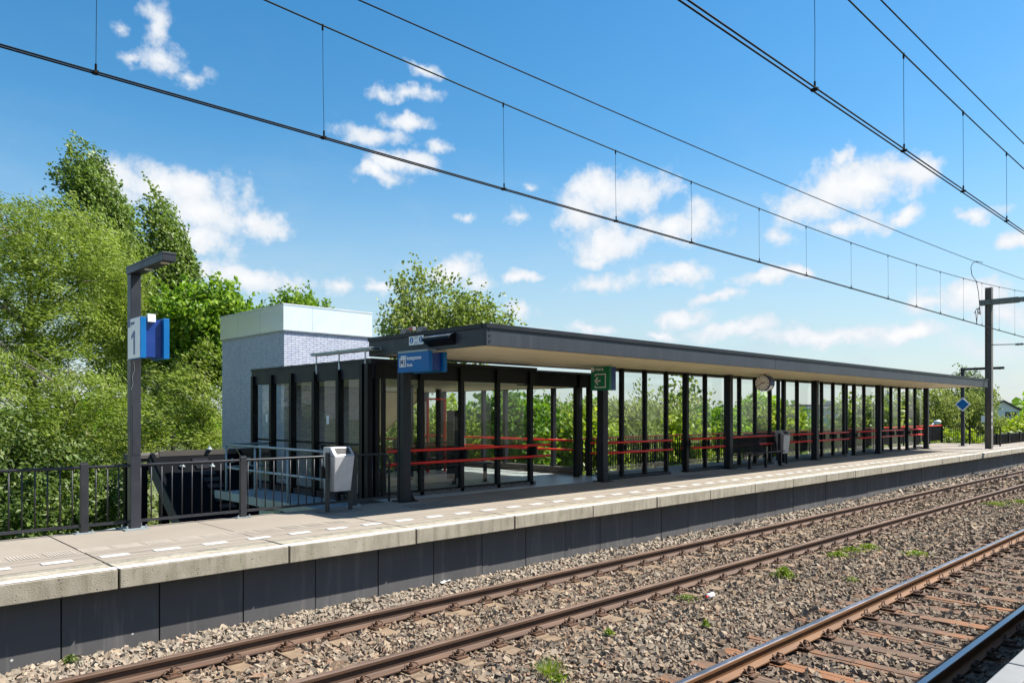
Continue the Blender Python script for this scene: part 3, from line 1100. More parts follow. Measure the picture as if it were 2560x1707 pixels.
def canopy():
    t = thing('platform_canopy', (8.4, COLY, PZ), 'long flat anthracite canopy with cream board soffit over the far platform', 'canopy')
    xs = [CX0, 17.96, 27.25, CX1]
    for i in range(3):
        f = MB().box(xs[i] + (0.004 if i else 0), xs[i + 1] - (0.004 if i < 2 else 0), CY0, CY0 + 0.05, CZB, CZT - 0.075).build('fascia_panel', 'fascia_clad', t, bevel=0.004)
    MB().box(CX0 - 0.012, CX1 + 0.012, CY0 - 0.022, CY0 + 0.10, CZT - 0.074, CZT).build('roof_trim', 'anthracite', t)
    MB().box(CX0, CX0 + 0.05, CY0 + 0.052, CY1, CZB, CZT - 0.075).build('fascia_panel', 'fascia_clad', t, bevel=0.004)
    MB().box(CX0 - 0.022, CX0 + 0.1, CY0 + 0.102, CY1 + 0.01, CZT - 0.074, CZT).build('roof_trim', 'anthracite', t)
    MB().box(CX1 - 0.05, CX1, CY0 + 0.052, CY1, CZB, CZT - 0.075).build('fascia_panel', 'fascia_clad', t)
    MB().box(CX0 + 0.052, CX1 - 0.052, CY1 - 0.05, CY1, CZB, CZT - 0.075).build('fascia_panel', 'fascia_clad', t)
    MB().box(CX0 + 0.1, CX1 - 0.01, CY0 + 0.102, CY1 - 0.002, CZT - 0.16, CZT - 0.02).build('roof_deck', 'roof_felt', t)
    for k in range(3):
        MB().tube([(CX0 + 0.06, CY0 - 0.012, CZB + 0.07 + 0.09 * k), (CX0 + 0.06, CY0 + 0.01, CZB + 0.07 + 0.09 * k)], 0.012, 8).build('bolt', 'black_paint', t)
        MB().tube([(CX1 - 0.06, CY0 - 0.012, CZB + 0.07 + 0.09 * k), (CX1 - 0.06, CY0 + 0.01, CZB + 0.07 + 0.09 * k)], 0.012, 8).build('bolt', 'black_paint', t)
    # soffit boards, five lengths
    rnd = random.Random(8)
    seams = [CX0 + 0.06, 13.2, 16.6, 21.9, 27.6, 33.2, CX1 - 0.06]
    n = 35
    w = (CY1 - CY0 - 0.11) / n
    for i in range(len(seams) - 1):
        me = MB().box(0, seams[i + 1] - seams[i] - 0.008, 0, w - 0.006, 0, 0.016).mesh('soffit_board', 'soffit_board')
        for j in range(n):
            o = link('soffit_board', me)
            o.location = (seams[i] + 0.004, CY0 + 0.056 + w * j, CZB + 0.018 + rnd.uniform(-.0015, .0015))
            o.parent = t
            o.matrix_parent_inverse = Matrix.Translation(-Vector(t.location))
    MB().box(CX0 + 0.06, CX1 - 0.06, CY0 + 0.056, CY1 - 0.06, CZB + 0.04, CZB + 0.05).build('soffit_backing', 'black_paint', t)
    MB().box(COLX[1] - .1, COLX[-1] + .1, 11.585, 11.635, CZB - 0.04, CZB + 0.012).build('head_beam', 'black_paint', t)
    # columns: H sections with foot plates and gussets
    for cx in COLX:
        m = MB()
        m.box(cx - 0.085, cx + 0.085, COLY - 0.10, COLY - 0.088, PZ + 0.02, CZB + 0.016)
        m.box(cx - 0.085, cx + 0.085, COLY + 0.088, COLY + 0.10, PZ + 0.02, CZB + 0.016)
        m.box(cx - 0.006, cx + 0.006, COLY - 0.088, COLY + 0.088, PZ + 0.02, CZB + 0.016)
        m.box(cx - 0.082, cx - 0.074, COLY - 0.088, COLY + 0.088, PZ + 0.02, CZB + 0.016)
        c = m.build('column', 'anthracite', t)
        g = MB()
        g.box(cx - 0.16, cx + 0.20, COLY - 0.17, COLY + 0.17, PZ, PZ + 0.02)
        g.prism([(0.086, 0.02), (0.21, 0.02), (0.086, 0.2)], lambda p, q, w_: (cx + p, w_, PZ + q), COLY - 0.07, COLY - 0.055)
        g.build('foot_plate', 'black_paint', c)
    # conduit up the first column
    MB().tube([(8.02, 11.26, PZ), (8.02, 11.26, 3.15), (8.0, 11.32, 3.25), (7.93, 11.5, 3.33)], 0.014, 8).build('conduit', 'black_paint', t)
    MB().tube([(13.90, 11.26, PZ), (13.90, 11.27, PZ + 0.25), (13.93, 11.3, PZ + 0.5), (13.93, 11.3, 3.4)], 0.014, 8).build('conduit', 'rubber', t)
    # slim rear posts
    for (px_, py_) in ((18.9, 12.28), (24.72, 12.28), (30.5, 12.28), (36.35, 12.28)):
        MB().box(px_ - 0.05, px_ + 0.05, py_ - 0.05, py_ + 0.05, PZ, CZB + 0.017).build('rear_post', 'anthracite', t)
    return t


canopy()


def near_canopy():
    # the twin canopy behind the viewer: its shade lies along the nearest rail
    x0, x1, y0, y1 = 8.6, 37.0, 0.74, -2.6
    t = thing('platform_canopy', (x0, -1.6, 0.76), 'matching flat canopy over the near platform, shading the nearest rail', 'canopy')
    MB().box(x0, x1, y1, y0, CZB + 0.02, CZT - 0.03).build('roof_deck', 'soffit_board', t)
    MB().box(x0 - .03, x1 + .03, y0 + 0.001, y0 + 0.05, CZB, CZT).build('fascia_panel', 'fascia_clad', t)
    MB().box(x0 - .03, x0 - .001, y1, y0, CZB, CZT).build('fascia_panel', 'fascia_clad', t)
    for cx in (8.8, 14.6, 20.4, 26.2, 32.0):
        MB().box(cx - 0.085, cx + 0.085, -1.7, -1.5, 0.76, CZB + 0.02).build('column', 'anthracite', t)


near_canopy()

# things fixed to the end of the canopy
def canopy_end_fittings():
    y0, y1 = y_on(1062, CX0 - .1), y_on(1128, CX0 - .1)
    t = thing('wall_floodlight', (CX0, (y0 + y1) / 2, 3.6), 'long dark wedge-shaped light trough on the end of the canopy', 'light')
    m = MB()
    m.prism([(-0.005, 0.0), (-0.17, 0.10), (-0.15, 0.14), (-0.005, 0.20), (-0.06, 0.0)][0:4], lambda p, q, w: (CX0 + p, w, 3.555 + q), y1, y0)
    m.build('housing', 'black_paint', t)
    MB().prism([(-0.005, 0.203), (-0.152, 0.143), (-0.154, 0.149), (-0.005, 0.209)], lambda p, q, w: (CX0 + p, w, 3.555 + q), y1, y0).build('lid', 'steel', t)
    ya, yb = y_on(1025, CX0), y_on(1061, CX0)
    s = thing('notice_board', (CX0, (ya + yb) / 2, 3.7), 'small white notice with two round blue symbols on the canopy end', 'sign')
    MB().box(CX0 - 0.022, CX0 - 0.003, yb, ya, 3.615, 3.795).build('board', 'sign_white', s)
    for yc in (ya - 0.075, yb + 0.075):
        MB().tube([(CX0 - 0.0235, yc, 3.705), (CX0 - 0.0225, yc, 3.705)], 0.055, 20).build('blue_disc', 'sign_blue', s)
        m = MB()
        m.tube([(CX0 - 0.0255, yc, 3.735), (CX0 - 0.0245, yc, 3.735)], 0.010, 10)
        m.box(CX0 - 0.0255, CX0 - 0.0245, yc - 0.012, yc + 0.012, 3.69, 3.722)
        m.box(CX0 - 0.0255, CX0 - 0.0245, yc - 0.012, yc - 0.002, 3.668, 3.69)
        m.box(CX0 - 0.0255, CX0 - 0.0245, yc + 0.002, yc + 0.012, 3.668, 3.69)
        m.build('pictogram', 'sign_white', s)
    for i, (q, wd) in enumerate(((3.765, .12), (3.745, .10), (3.725, .12), (3.665, .11), (3.64, .13))):
        m = MB()
        m.box(CX0 - 0.0245, CX0 - 0.0225, (ya + yb) / 2 - wd / 2, (ya + yb) / 2 + wd / 2, q - .003, q + .003)
        m.build('small_print', 'sign_navy', s)
    for (u, nm) in ((1012, 'left'), (1053, 'right')):
        yy = y_on(u, CX0)
        c = thing('loudspeaker', (CX0, yy, 3.87), 'grey horn speaker on the canopy edge ' + ('left of the small notice' if nm == 'left' else 'above the right end of the small notice'), 'speaker')
        MB().prism([(-0.02, 0.0), (0.02, -0.085), (-0.14, -0.085), (-0.18, 0.0)], lambda p, q, w: (CX0 + 0.02 + w, yy + 0.08 + p, 3.925 + q), -0.06, 0.05).build('horn', 'speaker_grey', c, bevel=0.006)
        MB().box(CX0 - 0.026, CX0 + 0.07, yy - 0.02, yy + 0.02, 3.886, 3.90).build('bracket', 'black_paint', c)
    yy = y_on(1030, CX0)
    c = thing('warning_lamp', (CX0, yy, 3.88), 'small reddish warning box between the two grey speakers', 'lamp')
    MB().box(CX0 - 0.03, CX0 + 0.05, yy - 0.055, yy + 0.055, 3.886, 3.95).build('case', 'speaker_grey', c, bevel=0.004)
    MB().box(CX0 - 0.034, CX0 - 0.031, yy - 0.05, yy + 0.05, 3.895, 3.925).build('red_plate', 'plastic_red', c)


worn('speaker_grey', (0.22, 0.21, 0.22), 0.5, 0.08, 4)
canopy_end_fittings()


# ================================================================== GLASS SCREENS UNDER THE CANOPY
def red_rails(t, x0, x1, y, posts, tilt=0.0):
    for z in (PZ + 0.66, PZ + 0.91):
        MB().tube([(x0, y, z), (x1, y, z)], 0.026, 10).build('red_rail', 'red_paint', t, smooth=True)
    for px_ in posts:
        m = MB()
        m.box(px_ - 0.09, px_ + 0.09, y + 0.03, y + 0.05, PZ + 0.72, PZ + 0.85)
        m.box(px_ - 0.012, px_ + 0.012, y - 0.006, y + 0.03, PZ + 0.655, PZ + 0.905)
        m.build('rail_bracket', 'black_paint', t)


def screen(i0, i1, label, cols):
    xs = [14.07 + MOD * i for i in range(i0, i1 + 1)]
    t = thing('glass_screen', ((xs[0] + xs[-1]) / 2, 11.62, PZ), label, 'screen', 'glass windscreens under the canopy')
    for k, x in enumerate(xs):
        first = (i0 + k)
        if first in cols:
            continue
        wdt = 0.055 if k in (0,) and i0 > 0 else 0.036
        dep = 0.06
        p = MB().box(x - wdt, x + wdt, 11.61 - dep, 11.61 + dep, PZ, CZB + 0.015).build('post', 'black_paint', t)
        if wdt > 0.05:
            MB().box(x - 0.09, x + 0.09, 11.53, 11.70, PZ, PZ + 0.05).build('foot', 'black_paint', p)
    for k in range(len(xs) - 1):
        MB().box(xs[k] + 0.037 + (0.02 if k == 0 else 0), xs[k + 1] - 0.037, 11.600, 11.611, PZ + 0.10, CZB - 0.04).build('pane', 'glass', t)
    MB().box(xs[0] - 0.02, xs[-1] + 0.08, 11.50, 11.549, PZ + 0.001, PZ + 0.06).build('kerb', 'anthracite', t)
    MB().box(xs[0], xs[-1], 11.585, 11.63, PZ + 0.06, PZ + 0.099).build('bottom_rail', 'black_paint', t)
    red_rails(t, xs[0] + (0.1 if i0 == 0 else 0.12), xs[-1] + 0.1, 11.47, [x for k, x in enumerate(xs) if (i0 + k) not in cols])
    # second pair on the back of the screen
    for z in (PZ + 0.66, PZ + 0.91):
        MB().tube([(xs[0] - 0.05, 11.75, z), (xs[-1] + 0.05, 11.75, z)], 0.022, 8).build('rear_rail', 'red_paint', t, smooth=True)
    return t


screen(0, 3, 'first glass screen with red rails, beside the green exit sign', (0,))
screen(4, 9, 'second glass screen with red rails, behind the platform bench', (6,))
screen(10, 15, 'third glass screen with red rails, right of the litter bin under the canopy', (12,))
screen(16, 21, 'fourth glass screen with red rails, in front of the grey-green hall', (18,))
screen(22, 24, 'last and shortest glass screen with red rails at the far canopy end', (24,))


# ================================================================== REAR RAILING
def rear_railing():
    y = 13.10
    t = thing('rear_railing', (19.5, y, PZ), 'black barred railing with red top along the back of the far platform', 'railing')
    MB().box(15.0, 23.9, y - 0.03, y + 0.03, PZ + 0.93, PZ + 0.97).build('top_rail', 'red_paint', t)
    MB().box(15.0, 23.9, y - 0.02, y + 0.02, PZ + 0.08, PZ + 0.11).build('bottom_rail', 'black_paint', t)
    for i in range(6):
        x = 15.05 + i * 1.77
        MB().box(x - 0.03, x + 0.03, y - 0.028, y + 0.028, PZ - 0.02, PZ + 0.93).build('post', 'black_paint', t)
    bal = MB().box(-0.011, 0.011, -0.011, 0.011, 0.11, 0.93).mesh('baluster', 'black_paint')
    for i in range(74):
        o = link('baluster', bal)
        o.parent = t
        o.location = (15.16 + 0.118 * i - 19.5, 0, 0)
    t = thing('panel_railing', (34, y, PZ), 'dark infill-panel railing with red top towards the far platform end', 'railing')
    MB().box(23.92, 45.3, y - 0.03, y + 0.03, PZ + 0.93, PZ + 0.97).build('top_rail', 'red_paint', t)
    for i in range(12):
        x = 24.0 + i * 1.93
        MB().box(x - 0.03, x + 0.03, y - 0.028, y + 0.028, PZ - 0.02, PZ + 0.93).build('post', 'black_paint', t)
        if i < 11:
            m = MB()
            m.box(x + 0.04, x + 1.89, y - 0.004, y + 0.004, PZ + 0.14, PZ + 0.92)
            for k in range(17):
                m.box(x + 0.07 + k * 0.105, x + 0.095 + k * 0.105, y - 0.016, y - 0.004, PZ + 0.14, PZ + 0.92)
            m.build('infill_panel', 'black_paint', t)
    # far fence, square to the track
    t = thing('end_fence', (42.85, 11.6, PZ), 'thin black barred fence across the far end of the platform', 'fence')
    A, B = Vector((45.3, 13.1, PZ)), Vector((42.75, 9.75, PZ))
    def P(f, z): return A.lerp(B, f) + Vector((0, 0, z))
    MB().bar(P(0, .92), P(1, .92), 0.04, 0.04).build('top_rail', 'black_paint', t)
    MB().bar(P(0, .075), P(1, .075), 0.04, 0.03).build('bottom_rail', 'black_paint', t)
    for i in range(30):
        MB().bar(P((i + .5) / 30, .09), P((i + .5) / 30, .90), 0.016, 0.016).build('baluster', 'black_paint', t)
    for f in (0.01, 0.5, 0.99):
        MB().bar(P(f, 0), P(f, .96), 0.055, 0.055).build('post', 'black_paint', t)
    t = thing('trackside_fence', (52, 10.35, PZ), 'dark close-barred fence beyond the catenary mast', 'fence')
    MB().box(43.4, 62, 10.33, 10.37, PZ + 0.50, PZ + 0.54).build('top_rail', 'black_paint', t)
    MB().box(43.4, 62, 10.33, 10.37, PZ - 0.28, PZ - 0.24).build('bottom_rail', 'black_paint', t)
    bal = MB().box(-0.012, 0.012, -0.012, 0.012, -0.24, 0.5).mesh('baluster', 'black_paint')
    for i in range(150):
        o = link('baluster', bal); o.parent = t
        o.location = (43.45 + 0.12 * i - 52, 0, 0)
    for i in range(8):
        MB().box(44.5 + 2.4 * i, 44.62 + 2.4 * i, 10.30, 10.40, PZ - 0.7, PZ + 0.6).build('post', 'black_paint', t)


rear_railing()


# ================================================================== PLATFORM FENCE (left)
def platform_fence():
    y = 11.42
    t = thing('platform_fence', (3.5, y, PZ), 'dark grey barred fence along the open left part of the platform', 'fence')
    MB().tube([(-3, y, PZ + 0.90), (7.75, y, PZ + 0.90), (7.86, y, PZ + 0.87), (7.90, y, PZ + 0.78), (7.90, y, PZ + 0.03)], 0.021, 10).build('top_rail', 'fence_paint', t, smooth=True)
    MB().box(-3, 7.9, y - 0.012, y + 0.012, PZ + 0.085, PZ + 0.125).build('bottom_rail', 'fence_paint', t)
    for x in (-1.6, 0.65, 2.9, 5.14, 7.15):
        p = MB().box(x - 0.05, x + 0.05, y - 0.03, y + 0.03, PZ + 0.005, PZ + 0.955).build('post', 'fence_paint', t, bevel=0.006)
        MB().box(x - 0.042, x + 0.042, y - 0.024, y + 0.024, PZ + 0.955, PZ + 0.972).build('cap', 'fence_paint', p)
        f = MB().box(x - 0.12, x + 0.12, y - 0.07, y + 0.07, PZ + 0.001, PZ + 0.014).build('foot_plate', 'galvanised', p)
        for sx in (-1, 1):
            MB().tube([(x + sx * 0.09, y - 0.035, PZ + 0.014), (x + sx * 0.09, y - 0.035, PZ + 0.045)], 0.012, 6).build('anchor_bolt', 'steel', p)
    bal = MB().tube([(0, 0, 0.12), (0, 0, 0.885)], 0.010, 8).mesh('baluster', 'fence_paint', True)
    x = -2.9
    while x < 7.85:
        if min(abs(x - p) for p in (-1.6, 0.65, 2.9, 3.52, 5.14, 7.15)) > 0.07:
            o = link('baluster', bal); o.parent = t
            o.location = (x - 3.5, 0, 0)
        x += 0.145


platform_fence()


# ================================================================== LAMP POSTS
def lamp_post(label, arm_to, loc, h=3.6, camera=True):
    t = thing('lamp_post', (0, 0, 0), label, 'lamp post', 'square platform lamp posts')
    p = MB().box(-0.068, 0.068, -0.075, 0.075, 0.02, h).build('pole', 'lamp_paint', t, bevel=0.006)
    MB().box(-0.069, -0.0685, -0.0755, 0.0755, 0, 0)  # nothing
    MB().box(-0.16, 0.16, -0.15, 0.15, 0.0, 0.02).build('foot_plate', 'galvanised', t)
    for sx in (-1, 1):
        for sy in (-1, 1):
            MB().tube([(sx * 0.125, sy * 0.11, 0.02), (sx * 0.125, sy * 0.11, 0.065)], 0.013, 6).build('anchor_bolt', 'steel', t)
    MB().box(-0.045, 0.045, -0.0785, -0.0755, 1.05, 1.75).build('access_door', 'lamp_paint', p)
    a = MB().box(-0.085, 0.085, arm_to, 0.077, h + 0.001, h + 0.115).build('arm', 'lamp_paint', t, bevel=0.004)
    MB().box(-0.088, 0.088, arm_to - 0.003, 0.079, h + 0.085, h + 0.090).build('seam', 'black_paint', a)
    for f in (0.12, 0.62):
        yy = arm_to + abs(arm_to) * f * 0.9
        MB().tube([(0, yy, h - 0.012), (0, yy, h + 0.0005)], 0.055, 16).build('lamp_lens', 'lamp_lens', a)
    t.location = loc
    if camera:
        c = MB()
        c.box(-0.045, 0.045, -0.165, -0.079, h - 0.50, h - 0.41)
        c.tube([(0, -0.165, h - 0.46), (0.0, -0.20, h - 0.475)], 0.03, 10)
        c.tube([(0.0, -0.10, h - 0.50), (0.02, -0.12, h - 0.54), (0.0, -0.085, h - 0.56)], 0.012, 6)
        k = c.build('security_camera', 'black_paint', t, bevel=0.008)
    return t


worn('lamp_paint', (0.026, 0.028, 0.036), 0.42, 0.12, 2.0, dirt=(0.038, 0.038, 0.042), spec=0.35)
lamp_post('tall square lamp post with bent arm, carrying the track sign', -1.36, (3.52, 11.36, PZ))
lamp_post('slim far lamp post carrying the blue diamond sign', -1.75, (41.6, 11.1, PZ), h=3.72, camera=False)


# ================================================================== SIGNS
def sign_one():
    x0, y0, y1, z0, z1 = 3.36, 10.60, 11.10, 3.13, 3.68
    t = thing('track_sign', (3.52, 11.2, 3.4), 'blue and white double-faced sign with numeral 1 on the lamp post', 'sign')
    a = MB().box(x0, x0 + 0.075, y0, y1, z0, z1).build('panel', 'sign_blue', t, bevel=0.004)
    MB().box(x0 - 0.003, x0 - 0.0005, y0 + 0.004, y1 - 0.004, z0 + 0.004, z1 - 0.004).build('white_face', 'sign_white', a)
    MB().box(x0 - 0.0050, x0 - 0.0035, y1 - 0.105, y1 - 0.005, z1 - 0.115, z1 - 0.005).build('corner_square', 'sign_navy', a)
    MB().box(x0 + 0.30, x0 + 0.375, y0, y1, z0, z1).build('panel', 'sign_blue', t, bevel=0.004)
    MB().box(x0 + 0.076, x0 + 0.299, y0 + 0.06, y0 + 0.075, z0 + 0.02, z1 - 0.02).build('channel_web', 'sign_deep_blue', t)
    MB().box(x0 + 0.076, x0 + 0.299, y0 + 0.076, y1 - 0.03, z0 + 0.02, z0 + 0.035).build('channel_floor', 'sign_deep_blue', t)
    MB().box(x0 + 0.076, x0 + 0.299, y0 + 0.2, y1 - 0.02, z1 - 0.06, z1 - 0.03).build('clamp', 'galvanised', t)
    MB().box(x0 + 0.10, x0 + 0.20, y0 + 0.01, y0 + 0.058, z1 - 0.06, z1 + 0.045).build('light_box', 'sign_white', t)
    MB().prism([(0.235, 0.055), (0.300, 0.055), (0.300, 0.375), (0.245, 0.375), (0.150, 0.315), (0.150, 0.262), (0.235, 0.300)], lambda p, q, w: (w, y1 - p, z0 + q), x0 - 0.0048, x0 - 0.0034).build('numeral', 'sign_numeral', a)
    lettering('spoor', 0.068, (x0 - 0.0045, y1 - 0.125, z1 - 0.085), FACE_MX, 'sign_navy', t)
    MB().tube([(3.49, 11.282, 3.12), (3.50, 11.281, 3.0), (3.47, 11.28, 2.9), (3.48, 11.281, 2.8), (3.455, 11.281, 2.72)], 0.0026, 5).build('dangling_cord', 'galvanised', t)


sign_one()


def sign_boarding():
    x0, y0, y1, z0, z1 = 7.93, 10.28, 11.19, 3.115, 3.465
    t = thing('boarding_zone_sign', (8.1, 10.8, 3.3), 'wide blue sign reading Instapzone Einde beside the first canopy column', 'sign')
    a = MB().box(x0, x0 + 0.085, y0, y1, z0, z1).build('panel', 'sign_blue', t, bevel=0.004)
    MB().box(x0 + 0.33, x0 + 0.41, y0, y1, z0, z1).build('panel', 'sign_blue', t, bevel=0.004)
    MB().box(x0 + 0.086, x0 + 0.329, y0 + 0.06, y0 + 0.075, z0 + 0.02, z1 - 0.02).build('channel_web', 'sign_deep_blue', t)
    MB().box(x0 - 0.004, x0 + 0.20, y0 + 0.03, y1 - 0.01, z1 + 0.001, z1 + 0.034).build('top_bracket', 'galvanised', t)
    xf = x0 - 0.003
    # pictogram: white tile with a doorway and a person
    m = MB()
    m.box(xf, x0 - 0.0005, y1 - 0.245, y1 - 0.060, z0 + 0.10, z0 + 0.255)
    m.box(xf, x0 - 0.0005, y1 - 0.245, y1 - 0.095, z0 + 0.256, z0 + 0.300)
    m.build('pictogram_tile', 'sign_white', a)
    m = MB()
    for q in (0.083, 0.155, 0.205):
        m.box(xf - 0.002, xf - 0.0005, y1 - q - 0.022, y1 - q, z0 + 0.115, z0 + 0.235)
    m.box(xf - 0.002, xf - 0.0005, y1 - 0.153, y1 - 0.107, z0 + 0.16, z0 + 0.205)
    m.tube([(xf - 0.002, y1 - 0.13, z0 + 0.222), (xf - 0.0005, y1 - 0.13, z0 + 0.222)], 0.014, 10)
    m.box(xf - 0.002, xf - 0.0005, y1 - 0.235, y1 - 0.105, z0 + 0.268, z0 + 0.276)
    m.build('pictogram', 'sign_navy', a)
    lettering('Instapzone', 0.098, (xf, y1 - 0.275, z0 + 0.222), FACE_MX, 'sign_white', t)
    lettering('Einde', 0.078, (xf, y1 - 0.275, z0 + 0.105), FACE_MX, 'sign_white', t)


sign_boarding()


def sign_exit():
    x0 = 13.62
    y1, y0 = 11.42, 10.87
    z0, z1 = 2.92, 3.475
    t = thing('exit_sign', (13.7, 11.15, 3.2), 'green square sign reading uitgang with arrow, hanging under the canopy', 'sign')
    a = MB().box(x0, x0 + 0.08, y0, y1, z0, z1).build('panel', 'sign_green', t, bevel=0.003)
    MB().box(x0 + 0.0805, x0 + 0.26, y0 + 0.01, y1 - 0.01, z0, z1 - 0.01).build('rear_panel', 'sign_deep_blue', t, bevel=0.003)
    MB().box(x0 + 0.02, x0 + 0.16, y0 + 0.05, y1 - 0.1, z1 + 0.001, CZB + 0.015).build('hanger', 'soffit_board', t)
    xf = x0 - 0.003
    MB().box(xf, x0 - 0.0005, y1 - 0.105, y1 - 0.005, z1 - 0.115, z1 - 0.01).build('corner_square', 'sign_white', a)
    cy = (y0 + y1) / 2 - 0.01
    m = MB()                                    # open frame
    L, Rr, B, T, q = cy + 0.165, cy - 0.165, z0 + 0.055, z0 + 0.385, 0.026
    m.box(xf, x0 - 0.0005, Rr, L, T - q, T)
    m.box(xf, x0 - 0.0005, Rr, L, B, B + q)
    m.box(xf, x0 - 0.0005, Rr, Rr + q, B + q, T - q)
    m.box(xf, x0 - 0.0005, L - q, L, T - q - 0.04, T - q)
    m.box(xf, x0 - 0.0005, L - q, L, B + q, B + q + 0.04)
    m.build('door_frame_symbol', 'sign_white', a)
    m = MB()
    zc = (B + T) / 2
    def b2(p, q_):
        m.obox((xf + 0.001, (p[0] + q_[0]) / 2, (p[1] + q_[1]) / 2), (0.0014, 0, 0), (0, (q_[0] - p[0]) / 2, (q_[1] - p[1]) / 2),
               (0, -(q_[1] - p[1]) / math.hypot(q_[0] - p[0], q_[1] - p[1]) * 0.0165, (q_[0] - p[0]) / math.hypot(q_[0] - p[0], q_[1] - p[1]) * 0.0165))
    b2((L + 0.0, zc), (L - 0.17, zc))
    m.build('arrow', 'sign_white', a)
    m = MB(); b2((L + 0.01, zc - 0.008), (L - 0.095, zc + 0.085)); m.build('arrow', 'sign_white', a)
    m = MB(); b2((L + 0.01, zc + 0.008), (L - 0.095, zc - 0.085)); m.build('arrow', 'sign_white', a)
    lettering('uitgang', 0.088, (xf, y1 - 0.125, z1 - 0.085), FACE_MX, 'sign_white', t)


sign_exit()


def clock():
    c = Vector((19.55, 10.55, 3.15)); c.x = x_on(1906, 10.45); c.y = 10.45
    r = 0.225
    c.z = 3.245
    t = thing('platform_clock', c, 'round white-faced station clock in a blue drum under the canopy', 'clock')
    ax = Vector((1, 0, 0))
    d = MB().tube([c - ax * 0.0, c + ax * 0.30], r, 40).build('drum', 'sign_deep_blue', t, smooth=False)
    m = MB(); m.tube([c + ax * 0.02, c + ax * 0.28], [r + 0.002, r + 0.002], 40, caps=False)
    # white panel along the lower half of the drum side
    band = MB()
    N = 18
    for i in range(N):
        a0, a1 = R(200) + R(60) * i / N, R(200) + R(60) * (i + 1) / N
        for (s0, s1) in ((0.06, 0.24),):
            p = [(c.x + s0, c.y + (r + .002) * math.cos(a0), c.z + (r + .002) * math.sin(a0)), (c.x + s1, c.y + (r + .002) * math.cos(a0), c.z + (r + .002) * math.sin(a0)),
                 (c.x + s1, c.y + (r + .002) * math.cos(a1), c.z + (r + .002) * math.sin(a1)), (c.x + s0, c.y + (r + .002) * math.cos(a1), c.z + (r + .002) * math.sin(a1))]
            band.quad(*p)
    band.build('white_band', 'sign_white', d)
    fc = MB().tube([c - ax * 0.012, c - ax * 0.001], r - 0.012, 40).build('dial', 'sign_white', t)
    rim = MB()
    pts = [(c.x - 0.008, c.y + (r - .004) * math.cos(a), c.z + (r - .004) * math.sin(a)) for a in [2 * math.pi * i / 40 for i in range(41)]]
    rim.tube(pts, 0.010, 6).build('rim', 'black_paint', t)

    def hand(ang, l0, l1, w, dx, mname, nm, parent):
        # ang clockwise from 12 as seen by a viewer looking along +x (his right is -y)
        u = Vector((0, -math.sin(ang), math.cos(ang)))
        s = Vector((0, -math.cos(ang), -math.sin(ang)))
        o = MB().obox(c + u * (l0 + l1) / 2 - ax * dx, ax * 0.0012, s * w / 2, u * (l1 - l0) / 2)
        return o.build(nm, mname, parent)
    for i in range(12):
        hand(R(30 * i), 0.150, 0.195, 0.016, 0.0140, 'rubber', 'hour_mark', fc)
    hand(R(80), -0.03, 0.115, 0.020, 0.017, 'rubber', 'hour_hand', t)
    hand(R(240), -0.03, 0.185, 0.015, 0.020, 'rubber', 'minute_hand', t)
    hand(R(325), -0.03, 0.155, 0.006, 0.023, 'plastic_red', 'second_hand', t)
    MB().tube([c + ax * 0.15 + Vector((0, 0, r - 0.005)), (c.x + 0.15, c.y, CZB + 0.017)], 0.025, 10).build('stem', 'black_paint', t)


clock()


def diamond():
    c = Vector((41.6, 11.0, 0))
    c.z = 2.79
    t = thing('diamond_sign', (41.45, 11.1, 2.4), 'blue diamond-shaped sign with white edge on the far lamp post', 'sign')
    q = 0.345
    def fn(p, z, w): return (41.50 + w, 11.08 + p, 2.80 + z)
    MB().prism([(0, q), (q, 0), (0, -q), (-q, 0)], fn, 0, 0.022).build('white_border', 'sign_white', t)
    q = 0.275
    MB().prism([(0, q), (q, 0), (0, -q), (-q, 0)], fn, -0.006, -0.0005).build('blue_face', 'sign_blue', t)


diamond()


# ================================================================== LITTER BINS
def litter_bin():
    t = thing('litter_bin', (0, 0, 0), 'x', 'bin', 'grey steel platform litter bins')
    zb, zt = 0.34, 0.93
    wb, wt_ = 0.165, 0.205
    db, dt = 0.10, 0.155
    m = MB()
    def ring(w, d0, d1, z):
        return [(-w, d0, z), (w, d0, z), (w, d1, z), (-w, d1, z)]
    rings = [ring(wb, -db, db, zb), ring(wt_, -dt, dt, zt)]
    n = 0
    for r_ in rings: m.v += r_
    m.f += [(0, 3, 2, 1)]
    for i in range(4):
        j = (i + 1) % 4
        m.f.append((i, j, 4 + j, 4 + i))
    m.f.append((4, 5, 6, 7))
    m.build('body', 'bin_metal', t, bevel=0.012)
    # hood: sloping front with the mouth
    zt2 = 1.075
    h = MB()
    h.prism([(-dt - .002, zt + .004), (dt + .002, zt + .004), (dt + .002, zt2), (-dt * 0.25, zt2)], lambda p, q, w: (w, p, q), -wt_ - 0.002, wt_ + 0.002)
    hood = h.build('hood', 'bin_metal', t, bevel=0.010)
    a = Vector((0, -dt, zt)); b = Vector((0, -dt * 0.25, zt2))
    s = (b - a)
    nrm = Vector((0, -s.z, s.y)).normalized()
    MB().obox(a + s * 0.52 + nrm * 0.003, (0.145, 0, 0), s * 0.33, nrm * 0.006).build('mouth', 'rubber', hood)
    for sx in (-1, 1):
        x = sx * 0.232
        MB().box(x - 0.022, x + 0.022, 0.0 - 0.035, 0.035, 0.0, 0.99).build('post', 'fence_paint', t, bevel=0.004)
    MB().box(-0.235, 0.235, 0.16, 0.19, 0.55, 0.75).build('back_plate', 'fence_paint', t)
    return t


